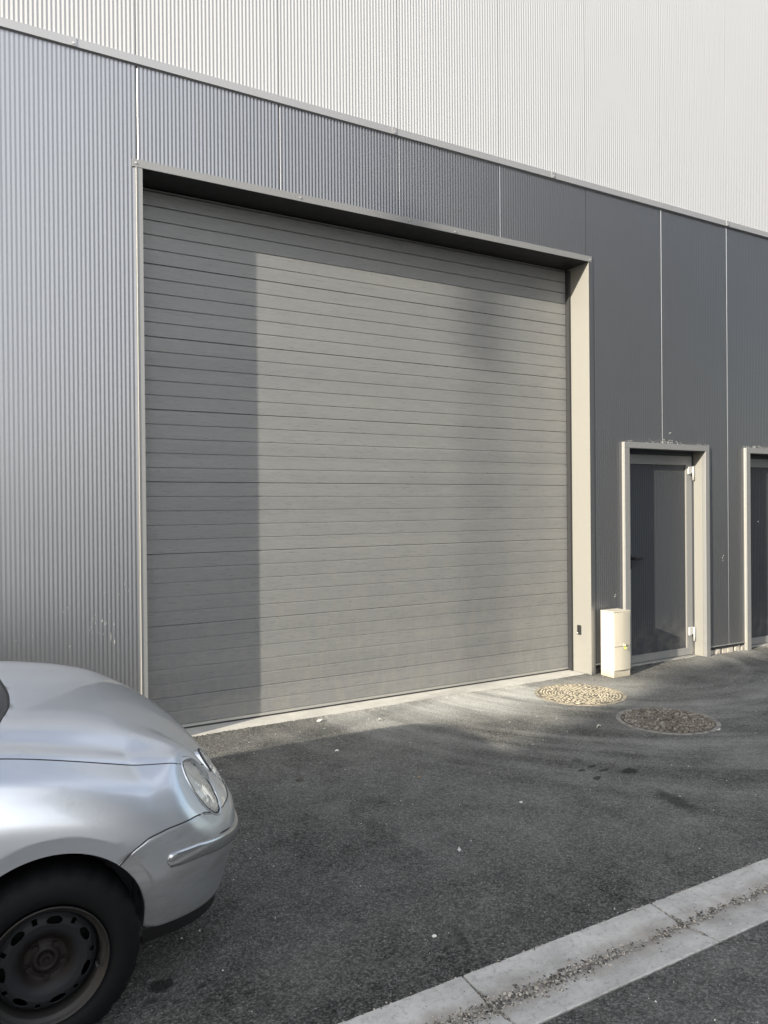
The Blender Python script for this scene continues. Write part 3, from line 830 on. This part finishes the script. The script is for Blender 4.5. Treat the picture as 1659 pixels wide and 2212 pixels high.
def flare(p):
    d = math.hypot(p.x-CXA, max(0, p.z-.302))
    k = -.005*max(0, min(1, (.3245-d)/.006))-.007*max(0, min(1, (.320-d)/.04)) if d > .2 else 0
    return k if p.x < .56 else k*max(0, 1-(p.x-.56)/.03)
def arch_or(a):
    p = body(a, 3)
    return archv(a, ARC) if p.x < .56 else 0.
def fend_lo(a):
    p = body(a, 3)
    v = arch_or(a)
    if p.x >= .440: v = max(v, seamv(a)+.02)
    return v
rearc = [-.005, -.02, -.05, -.1, -.16, -.22, -.28, -.35, -.42, -.48, -.54]+[ (ARR[0]+.283*math.sin(math.radians(88-176*i/30))-XC)/(-2.54-XC)*-1 for i in range(31)]+[-.995, -1.]
rearc = sorted(set(rearc))
allf = rearc+fendc
for s in (1, -1):
    def lo(a):
        if a < 0:
            p = body(a, 3)
            v = archv(a, ARR) if abs(p.x-ARR[0]) < .3 else 0.
            return v
        return fend_lo(a)
    m_ = MB(); m_.grid(patch(allf, lo, lambda a: 7., 44, s, 0, flare)); BV.append((m_.v[:], m_.f[:])) if s == 1 else None; cull(m_, s)
    cm(m_, 'fender', M['car'])
    bc = [a for a in acol if body(a, 3).x >= .440]
    bf = bc
    m_ = MB(); m_.grid(patch(bf, lambda a: arch_or(a), lambda a: seamv(a), 36, s, .0035, flare)); BV.append((m_.v[:], m_.f[:])) if s == 1 else None; cull(m_, s)
    if s == 1: bump_near = m_
    else:
        n = len(bump_near.v); bump_near.v += m_.v; bump_near.f += [tuple(n+i for i in t) for t in m_.f]
    # black lip below the bumper
    rows = []
    for a in [q for q in bc if body(q, 0).x > .531]:
        p = body(a, 0); q = body(a, .15)
        rows.append([G(Vector((p.x, p.y, p.z+.004)), s), G(Vector((p.x-.004, p.y-.006, p.z-.002)), s), G(Vector((p.x-.010*a, p.y-.012, p.z-.045)), s), G(Vector((p.x-.03, max(p.y-.05, 0), p.z-.05)), s)])
    if s == 1: lip = MB().grid(rows)
    else: lip.grid(rows)
    # seams
    pts = [G(body(a, 7.)+Vector((0, 0, -.0004)), s) for a in allf if a > -.03]
    cm(tube(pts, .0022, 6), 'hood_gap', M['gasket'])
    pts = []
    for a in bc:
        v = seamv(a)+.012; p = body(a, v); 
        if not in_lamp(G(p, s), s, 1.0): pts.append(G(p, s))
    cm(tube(pts, .0026, 6), 'bumper_gap', M['gasket'])
    cm(tube([(x, y-.0012*s, z-.0052) for x, y, z in pts[6:]], .0022, 6), 'bumper_highlight', M['chrome'])  # bright tube painting in the highlight along the bumper seam
cm(bump_near, 'front_bumper', M['bumper']); cm(lip, 'bumper_lip', M['black'])
# trim strip on the bumper
def strip(z0f, h, out_, a0, a1, s, endround=True):
    rows = []; n = 56
    for i in range(n+1):
        t = i/n; ph = t
        a = a0+(a1-a0)*(.004*i if i < 10 else .04+.96*math.sin((i-10)/(n-10)*math.pi/2)**.85)
        k = math.sqrt(max(0, 1-(1-min(1, (a-a0)/.026))**2))
        p0 = body(a, 3); zc = z0f(p0.x); r_ = []
        for j in range(9):
            u = j/8*math.pi; hh = h/2*k
            z = zc-hh*math.cos(u); v = zsolve(a, z); p = body(a, v)
            e = .01; du = body(min(a+e, 1), v)-body(max(a-e, -1), v); dv = body(a, v+.05)-body(a, v-.05)
            nn = du.cross(dv); nn.normalize()
            if (nn.y < 0 and a < .9) or (nn.x < 0 and a >= .9): nn = -nn
            r_.append(G(p+nn*(out_*k*math.sin(u)**.38+.003), s))
        rows.append(r_)
    return MB().grid(rows)
a0 = aofx(.592, 2.5)
def stripz(x): return lerp([(.55, .470), (.60, .476), (.70, .470), (.80, .452), (.90, .425), (.99, .41)], x)
for s in (1, -1):
    cm(strip(stripz, .046, .013, a0, 1., s), 'bumper_strip', M['chrome'])
    # dark line around the strip
    pts = []
    for i in range(50):
        t = i/49; a = a0+.012+(1-a0)*math.sin(t*math.pi/2)**.75; a = min(a, 1); p0 = body(a, 3)
        pts.append(G(body(a, zsolve(a, stripz(p0.x)-.0235)), s))
    o = tube(pts, .0042, 6); cm(o, 'strip_groove', M['gasket'])
    pts = [G(body(a, zsolve(a, stripz(body(a, 3).x)+.0245)), s) for a in [min(1, a0+.012+(1-a0)*math.sin(i/49*math.pi/2)**.75) for i in range(50)]]
    cm(tube(pts, .003, 6), 'strip_groove', M['gasket'])

# hood
def hz(x): return lerp([(.05, 1.0), (.12, .993), (.20, .985), (.30, .972), (.40, .955), (.50, .928), (.55, .905), (.60, .878), (.65, .846), (.70, .810), (.75, .770), (.79, .733), (.82, .702), (.845, .672), (.862, .648), (.878, .621)], x)
def hzs(x):
    return sum(hz(x+d) for d in (-.03, -.02, -.01, 0, .01, .02, .03))/7 if x < .86 else hz(x)*1.
def rear_edge(y):   # x of the hood's rear edge at half width y
    t = abs(y)/.6
    return (.170+.019*math.exp(-((abs(y)-.33)/.13)**2)) - .25*max(0, t-.68)**1.2
m_ = MB(); hc = [a for a in ([-.03, -.02, -.01, -.001]+acol)]
xs_ = []
rows = []
nh = 60
hcols = [a for a in acol if body(a, 7).x > .06]
for a in hcols:
    e = body(a, 7); r_ = []
    for i in range(2*nh+1):
        u = -1+2*i/nh*.5*1.0; u = -1+i/nh
        y = e.y*u; w_ = 1-abs(u)
        S_ = 1-(1-w_)**2.7
        if e.y > .35:  # soft swage just inboard of the gap
            S_ -= .055*math.exp(-((w_-.10)/.055)**2)*min(1, (e.y-.35)/.2)
        zt = max(hzs(e.x), e.z)
        z = e.z+(zt-e.z)*S_
        if i in (0, 2*nh): z -= .003
        x = e.x
        re = rear_edge(y)
        r_.append((x, CYC-y, z))
    rows.append(r_)
m_.grid(rows)
hoodall = m_.f[:]
keep = []
for t in m_.f:
    c = Vector((0, 0, 0))
    for i in t: c += Vector(m_.v[i])
    c /= len(t); yl = CYC-c.y
    if c.x < rear_edge(yl)-.012: continue
    if in_lamp(c, 1) or in_lamp(c, -1): continue
    keep.append(t)
BV.append((m_.v[:], hoodall))
m_.f = keep
for i, (x, y, z) in enumerate(m_.v):      # snap rear row to the edge curve
    re = rear_edge(CYC-y)
    if x < re: m_.v[i] = (re, y, z+(hzs(x)-hzs(re))*-.4-.002)
cm(m_, 'hood', M['car'])
pts = []
for i in range(61):
    y = -.6+1.2*i/60; x = rear_edge(y); a = aofx(x, 7); e = body(max(a, 0.001), 7); w_ = 1-min(1, abs(y)/e.y); S_ = 1-(1-w_)**2.7
    pts.append((x-.001, CYC-y, e.z+(hzs(x)-e.z)*S_-.003))
cm(tube(pts, .004, 6), 'hood_seal', M['gasket'])
# cowl and greenhouse
def ring(v):
    """cabin outline, v 0 belt .. 1 roof"""
    Fx = cr([.165, -.02, -.20, -.38, -.54], v*4); Rx = cr([-2.49, -2.46, -2.42, -2.36, -2.22], v*4); Wy = cr([.632, .612, .586, .556, .500], v*4); z = cr([.835, .965, 1.09, 1.20, 1.285], v*4)
    return Fx, Rx, Wy, z
def rpt(v, ph, grow=0.):
    Fx, Rx, Wy, z = ring(v); cx = (Fx+Rx)/2; L_ = (Fx-Rx)/2+grow; n = 5.5
    c, s_ = math.cos(ph), math.sin(ph)
    x = cx+L_*math.copysign(abs(c)**(2/n), c); y = (Wy+grow)*math.copysign(abs(s_)**(2/n), s_)
    zz = z+ (.05*(1-(y/Wy)**2) if v > .9 else 0) + .03*(1-(y/Wy)**2)*(1 if x > cx else 0)*(1-v)
    return (x, CYC-y, zz)
rows = [[rpt(v/12, 2*math.pi*i/96) for i in range(96)] for v in range(13)]
m_ = MB(); m_.grid(rows, True)
top = []
for k in range(1, 9):
    t = 1-k/8.; top.append([((-1.4)+(p[0]+1.4)*t, CYC+(p[1]-CYC)*t, 1.335-(1.335-p[2])*t**2.2) for p in rows[-1]])
m_.grid([rows[-1]]+top, True)
cm(m_, 'roof', M['car'])
def glass(v0, v1, p0, p1, name):
    r_ = [[rpt(v0+(v1-v0)*i/8, p0+(p1-p0)*j/24, .004) for j in range(25)] for i in range(9)]
    cm(MB().grid(r_), name, M['glassblk'])
glass(0.0, .93, -.62, .62, 'windscreen')
glass(.06, .9, math.pi-.6, math.pi+.6, 'rear_window')
for a_, b_ in ((1.12, 1.60), (1.66, 2.05), (-1.60, -1.12), (-2.05, -1.66)): glass(.10, .90, a_, b_, 'side_window')
rows = []
for i in range(41):
    y = -.6+1.2*i/40; x = rear_edge(y); a = aofx(x, 7); e = body(max(a, .001), 7); w_ = 1-min(1, abs(y)/e.y); z = e.z+(hzs(x)-e.z)*(1-(1-w_)**2.7)
    rows.append([(x+.004, CYC-y, z-.010), (x-.012, CYC-y, z-.022), (x-.06, CYC-y, z-.026), (x-.16, CYC-y, z-.02)])
cm(MB().grid(rows), 'cowl', M['glassblk'])
# rear hatch shelf closing the body top between belt and cabin
rows = []
for a in [-1., -.97, -.9]+[-.8+.8*i/20 for i in range(21)]+[.03, .08, .12, .17, .21, .25]:
    e = body(a, 7); rows.append([(e.x, CYC-e.y, e.z), (e.x, CYC-e.y*.7, e.z-.004), (e.x, CYC, e.z-.004), (e.x, CYC+e.y*.7, e.z-.004), (e.x, CYC+e.y, e.z)])
cm(MB().grid(rows), 'belt_panel', M['car'])
# underbody and wheel housings
MB_ = MB()
def housing(A, s):
    g = MB(); n = 28; rows = []
    for yy, rr in ((.625, .284), (.62, .30), (.58, .30), (.48, .30)):
        r_ = []
        for i in range(n+1):
            t = math.pi*i/n; x = A[0]+rr*math.cos(t); z = A[1]+rr*math.sin(t)*1.0; r_.append((x, CYC-yy*s, z))
        r_ = [(r_[0][0], r_[0][1], .292)]+r_+[(r_[-1][0], r_[-1][1], .292)]
        rows.append(r_)
    g.grid(rows); return g
for A in (ARC, ARR):
    for s in (1, -1): cm(housing(A, s), 'wheel_housing', M['core'])
m_ = MB().box(-2.4, .70, CYC-.46, CYC+.46, .17, .60); m_.box(-1.55, -.12, CYC-.70, CYC+.70, .16, .34)
m_.box(.54, .74, CYC-.48, CYC+.48, .24, .50)
cm(m_, 'underbody', M['core'], smooth=False)

# lamps, seated in the body surface
from mathutils.bvhtree import BVHTree
_v = []; _f = []
for vv, ff in BV:
    n = len(_v); _v += [Vector(q) for q in vv]; _f += [tuple(n+i for i in t) for t in ff]
BT = BVHTree.FromPolygons(_v, _f)
def lamp_fit(C_, A_, B_):
    Nn = B_.cross(A_).normalized()
    if Nn.x < 0: Nn = -Nn
    ds = []
    for rr in (.3, .6, .95):
        for i in range(16):
            t = 2*math.pi*i/16; Q = C_+A_*(rr*math.sin(t))+B_*(rr*math.cos(t)); h = BT.ray_cast(Q+Nn*.14, -Nn, .30)
            if h[0]: ds.append((rr*math.sin(t), rr*math.cos(t), (h[0]-C_).dot(Nn)))
    m0 = sum(q[2] for q in ds)/len(ds); ma = sum(q[2]*q[0] for q in ds)/sum(q[0]**2 for q in ds); mb = sum(q[2]*q[1] for q in ds)/sum(q[1]**2 for q in ds)
    return m0+.004, .42*ma, mb
FIT1 = lamp_fit(HLC, HLA, HLB)
HNN = HLN
def warp(p):
    q = p.copy(); far = q.y > CYC
    if far: q.y = 2*CYC-q.y
    d = q-HLC
    if d.length > .34: return p
    u = d.dot(HLA)/HLA.length_squared; w_ = (d-HLA*u).dot(HLB)/HLB.length_squared
    rr = math.hypot(u*.9, w_*.62 if w_ < 0 else w_*.9)
    if rr > 2.3: return p
    rc = max(1, rr/1.15); tgt = FIT1[0]+FIT1[1]*u/rc+FIT1[2]*w_/rc; cur_ = d.dot(HNN)
    k = 1 if rr < 1.05 else (1-((rr-1.05)/1.25)**1)**2*(1+2*((rr-1.05)/1.25))
    base = tgt-cur_ if rr < 1.05 else max(min(tgt-cur_, .06), -.02)
    q = q+HNN*(base*k)
    if far: q.y = 2*CYC-q.y
    return q
_v = [warp(q) for q in _v]
BT = BVHTree.FromPolygons(_v, _f)
for ob in list(CAR.children):
    if ob.type == 'MESH' and ob.name.split('.')[0] in ('fender', 'hood', 'front_bumper', 'hood_gap', 'bumper_gap', 'bumper_highlight', 'grille'):
        O_ = Vector((CXA, CYC, 0))
        for vv in ob.data.vertices: vv.co = warp(vv.co+O_)-O_
        ob.data.update()
def lamp(C_, A_, B_, s, name, dome=.012, lid=.014, lab=None, fit=None):
    root = empty(name, (C_.x-CXA, (C_.y if s > 0 else 2*CYC-C_.y)-CYC, C_.z), CAR)
    if lab: root['label'] = lab
    Nn = B_.cross(A_).normalized()
    if Nn.x < 0: Nn = -Nn
    def surf(r, t):
        Q = C_+A_*(r*math.sin(t))+B_*(r*math.cos(t))
        h = BT.ray_cast(Q+Nn*.14, -Nn, .30)
        return h[0] if h[0] else None
    n = 48; dmap = {}
    base = surf(0, 0) or C_
    def dist(r, t):
        q = surf(r, t)
        return (q-C_).dot(Nn) if q else (base-C_).dot(Nn)-.01
    # least squares plane-ish: smooth offsets with a low order fit
    ds = [(r*math.sin(t), r*math.cos(t), dist(r, t)) for r in (0.3, .6, .95) for t in [2*math.pi*i/16 for i in range(16)]]
    m0 = sum(q[2] for q in ds)/len(ds); ma = sum(q[2]*q[0] for q in ds)/sum(q[0]**2 for q in ds); mb = sum(q[2]*q[1] for q in ds)/sum(q[1]**2 for q in ds)
    def off(r, t): return (fit[0]+fit[1]*r*math.sin(t)+fit[2]*r*math.cos(t)) if fit else m0+.004+.42*ma*r*math.sin(t)+mb*r*math.cos(t)
    def P(r, t, d, k=1.):
        q = C_+A_*(r*math.sin(t))+B_*(r*math.cos(t))+Nn*(d+off(r, t))
        q = q-C_
        if s < 0: q.y = -q.y
        return q
    def PB(r, t, d):
        q = C_+A_*(r*math.sin(t))+B_*(r*math.cos(t))+Nn*(d+dist(r, t)); q = q-C_
        if s < 0: q.y = -q.y
        return q
    def mk(nm, g, mat): mesh_obj(nm, g.v, g.f, mat, root, True)
    mk('lens', MB().grid([[P(r_, 2*math.pi*i/n, -.004+dome*math.sqrt(max(0, 1-(r_/1.02)**2))) for i in range(n)] for r_ in (1.0, .98, .94, .86, .74, .6, .45, .3, .15, .01)], True), M['lens'])
    mk('reflector', MB().grid([[P(r_, 2*math.pi*i/n, -.010-.045*(1-r_**2)) for i in range(n)] for r_ in (1.0, .9, .8, .7, .6, .5, .4, .3, .2, .1, .01)], True), M['reflector'])
    mk('bulb', MB().cyl(P(.0, 0, -.05), (Nn.x, Nn.y*s, Nn.z), .011, .035, 14), M['chrome'])
    mk('bulb_cap', MB().cyl(P(.55, -1.57, -.035), (Nn.x, Nn.y*s, Nn.z), .015, .018, 18), M['chrome'])
    mk('gasket', tube([P(1.02, 2*math.pi*i/n, -.003) for i in range(n)], .0045, 6, True), M['gasket'])
    rows = []
    for k in range(11):
        t_ = k/10; row = []
        for i in range(n):
            t = 2*math.pi*i/n; dg = math.degrees(t)
            wn = max(0, min(1, (dg+2)/14))*max(0, min(1, (112-dg)/20)) if dg < 180 else max(0, min(1, (dg-358)/14))
            rr = 1.03-.10*wn*1.0+(.10+.10*wn)*t_
            hh = (.004+lid*wn)*math.sin(math.pi*min(1, .25+t_*.80))
            a_ = P(rr, t, hh-.004*(1-t_)); b_ = PB(rr, t, hh-.0012*t_-.0006)
            q = a_.lerp(b_, min(1, t_*1.3)) 
            row.append(q)
        rows.append(row)
    # closing skirt behind the bezel
    rows = [[P(1.03, 2*math.pi*i/n, -.045) for i in range(n)]]+rows
    mk('bezel', MB().grid(rows, True), M['car'])
    return root
def lens_mat():
    s = NT('scratched_lens'); p = s.opos()
    n1 = s.noise(p, 30, 5, .7)
    s.col(s.mix(s.mr(n1, .3, .7), c3(.86, .85, .78), c3(.95, .94, .88)))
    s.set(**{'Transmission_Weight': .68, 'IOR': 1.35}, Roughness=s.mr(n1, .4, .75, .06, .22))
    wv = s.n('ShaderNodeTexWave', {'Vector': p, 'Scale': 22., 'Distortion': 1.}, bands_direction='Y').outputs[1]
    s.set(Normal=s.bump(wv, .10, .004)); return s.m
M['lens'] = lens_mat()
M['reflector'] = simple('reflector', (.72, .71, .68), .25, .85)
for s in (1, -1):
    lamp(HLC, HLA, HLB, s, 'headlight', lab='large outer headlight', fit=FIT1); lamp(HL2C, HL2A, HL2B, s, 'headlight', .010, .004, 'smaller inner headlight')
for s in (1, -1):
    g = MB().grid([[(-2.552, CYC-s*(.52+.17*j), .56+.09*i) for j in range(2)] for i in range(3)]); cm(g, 'tail_light', M['leaf'])
# grille between the lamps
g = MB()
rows = [[(.884-.25*(y/.6)**2+dx, CYC-y, z) for y in [-.30+.6*i/20 for i in range(21)]] for dx, z in ((-.012, .575), (-.010, .600), (-.018, .635))]
g.grid(rows); cm(g, 'grille', M['black'])

# wheels
def wheel(x, s):
    yface = .714
    root = empty('wheel', (x-CXA, -s*yface, AZ), CAR)
    # tyre: revolve
    RT = .266
    prof = [(.160, -.020), (.165, -.006), (.176, .006), (.195, .011), (.215, .010), (.232, .004), (.246, -.006), (.2465, -.0065), (.256, -.017), (.262, -.030), (.2655, -.045), (.266, -.09), (.2655, -.135), (.256, -.160), (.22, -.172), (.16, -.165)]
    n = 120; rows = []
    for (r_, y) in prof:
        row = []
        for i in range(n):
            t = 2*math.pi*i/n; rr = r_
            if .240 < r_ < .2665 and i % 5 == 0: rr -= .006
            row.append((rr*math.sin(t), -s*y if True else y, rr*math.cos(t)))
        rows.append(row)
    g = MB().grid(rows, True); o = mesh_obj('tyre', g.v, g.f, M['rubber'], root, True)
    # lip
    def rev(prof, name, mat, n=72):
        g = MB().grid([[(r_*math.sin(2*math.pi*i/n), -s*y, r_*math.cos(2*math.pi*i/n)) for i in range(n)] for r_, y in prof], True)
        return mesh_obj(name, g.v, g.f, mat, root, True)
    rev([(.158, -.010), (.1635, -.001), (.1665, .0035), (.1670, .0075), (.1650, .0095), (.1625, .008), (.1590, .000), (.1555, -.006), (.1490, -.008), (.1465, -.013), (.1455, -.03), (.1445, -.06)], 'rim_lip', M['rimlip'])
    # disc with holes: polar grid with faces left out at the slots
    nr, na = 30, 252
    def yd(r_):
        return lerp([(0, -.048), (.022, -.048), (.024, -.040), (.034, -.040), (.037, -.050), (.058, -.052), (.064, -.044), (.075, -.032), (.090, -.024), (.108, -.022), (.122, -.026), (.134, -.036), (.1445, -.055)], r_)
    g = MB(); rad = [.001+(.1445-.001)*j/nr for j in range(nr+1)]
    vs_ = []
    def hole(r_, t):
        tt = (t*7/(2*math.pi)) % 1.0
        d = (tt-.5)*2*math.pi/7*r_        # large slot at .5
        a_ = ((d/.0215)**2+((r_-.1165)/.0105)**2)
        d2 = (min(tt, 1-tt))*2*math.pi/7*r_
        b_ = max(abs(d2)/.0065, abs(r_-.1225)/.0065)
        return a_ < 1 or b_ < 1
    rad2 = []
    j = 0.001
    while j < .1445: rad2.append(j); j += (.0018 if .098 < j < .134 else .005)
    rad2.append(.1445)
    n_a = 420
    for r_ in rad2:
        for i in range(n_a):
            t = 2*math.pi*i/n_a; g.v.append((r_*math.sin(t), -s*yd(r_), r_*math.cos(t)))
    for jj in range(len(rad2)-1):
        for i in range(n_a):
            t = 2*math.pi*(i+.5)/n_a; r_ = (rad2[jj]+rad2[jj+1])/2
            if hole(r_, t+.25): continue
            g.f.append((jj*n_a+i, jj*n_a+(i+1) % n_a, (jj+1)*n_a+(i+1) % n_a, (jj+1)*n_a+i))
    o = mesh_obj('rim', g.v, g.f, M['rim'], root, True)
    sd = o.modifiers.new('t', 'SOLIDIFY'); sd.thickness = .003; sd.offset = 0
    for i in range(5):
        t = 2*math.pi*(i+.5)/5+math.pi*0; c = (.047*math.sin(t), s*.052, .047*math.cos(t))
        g = MB().cyl(c, (0, -s, 0), .0085, .018, 6); g.cyl((c[0], c[1], c[2]), (0, -s, 0), .0115, .006, 16)
        mesh_obj('wheel_bolt', g.v, g.f, M['rim'], root)
    g = MB().cyl((0, s*.046, 0), (0, -s, 0), .021, .010, 24, .018); g.cyl((0, s*.037, 0), (0, -s, 0), .010, .010, 12, .007)
    mesh_obj('hub', g.v, g.f, M['rim'], root)
    g = MB().cyl((0, s*.095, 0), (0, -s, 0), .125, .02, 40); g.cyl((0, s*.19, 0), (0, -s, 0), .15, .01, 40)
    mesh_obj('brake', g.v, g.f, M['rubber'], root)
    g = MB().cyl((-.02*s*0+.138*math.sin(1.85), s*.02, .138*math.cos(1.85)), (0, -s, 0), .004, .02, 8); mesh_obj('valve', g.v, g.f, M['gasket'], root)
for x in (ARC[0], ARR[0]):
    for s in (1, -1): wheel(x, s)

# ------------------------------------------------------------------ what casts the shade: block across the street, lamp post
NB = empty('office_block', (-19, -16, 0)); tag(NB, 'plain rendered block across the street that shades the forecourt', 'building')
def nb(m_, name, mat): return mesh_obj(name, [(x+19, y+16, z) for x, y, z in m_.v], m_.f, mat, NB)
nb(MB().box(-25, -9, -22, -10.2, -.05, 11.05), 'wall', M['plaster'])
nb(MB().box(-25.1, -8.9, -22.1, -10.1, 11.052, 11.2), 'roof', M['flash'])
for fl_ in range(3):
    for i in range(6):
        x = -24+i*2.5; nb(MB().box(x, x+1.3, -10.22, -10.19, 1.2+fl_*3.4, 2.9+fl_*3.4), 'window', M['glassblk'])
LP = Vector((4.17, .274, 3.15))+SUN*21.0
SLP = empty('street_lamp', (LP.x, LP.y, 0)); tag(SLP, 'grey street lamp post standing across the street', 'street lamp')
mesh_obj('pole', *(lambda q: (q.v, q.f))(MB().cyl((0, 0, -.05), (0, 0, 1), .03, LP.z-.3, 20, .02)), M['flash'], SLP)
mesh_obj('lamp_head', *(lambda q: (q.v, q.f))(MB().cyl((0, 0, LP.z-.36), (0, 0, 1), .055, .80, 20, .075)), M['flash'], SLP)

def block(x0, x1, y0, y1, h, label, mat, rows_, cols_):
    B = empty('dark_reflection_block', ((x0+x1)/2, (y0+y1)/2, 0)); tag(B, label, 'building')
    cx, cy_ = (x0+x1)/2, (y0+y1)/2
    def mk(m_, nm, mt): return mesh_obj(nm, [(x-cx, y-cy_, z) for x, y, z in m_.v], m_.f, mt, B)
    mk(MB().box(x0, x1, y0, y1, -.05, h), 'wall', mat); mk(MB().box(x0-.15, x1+.15, y0-.15, y1+.15, h+.002, h+.25), 'roof', M['flash'])
    for j in range(rows_):
        for i in range(cols_):
            x = x0+1.2+i*(x1-x0-2)/cols_; mk(MB().box(x, x+1.4, y1-.01, y1+.02, 1.1+j*3.4, 2.7+j*3.4), 'window', M['glassblk'])
block(9.5, 44, -24, -11.5, 15.5, 'unseen dark block across the street to the right, added to darken the cladding reflections', M['darkwall'], 3, 9)  # unseen block added and sized to darken what the right cladding reflects
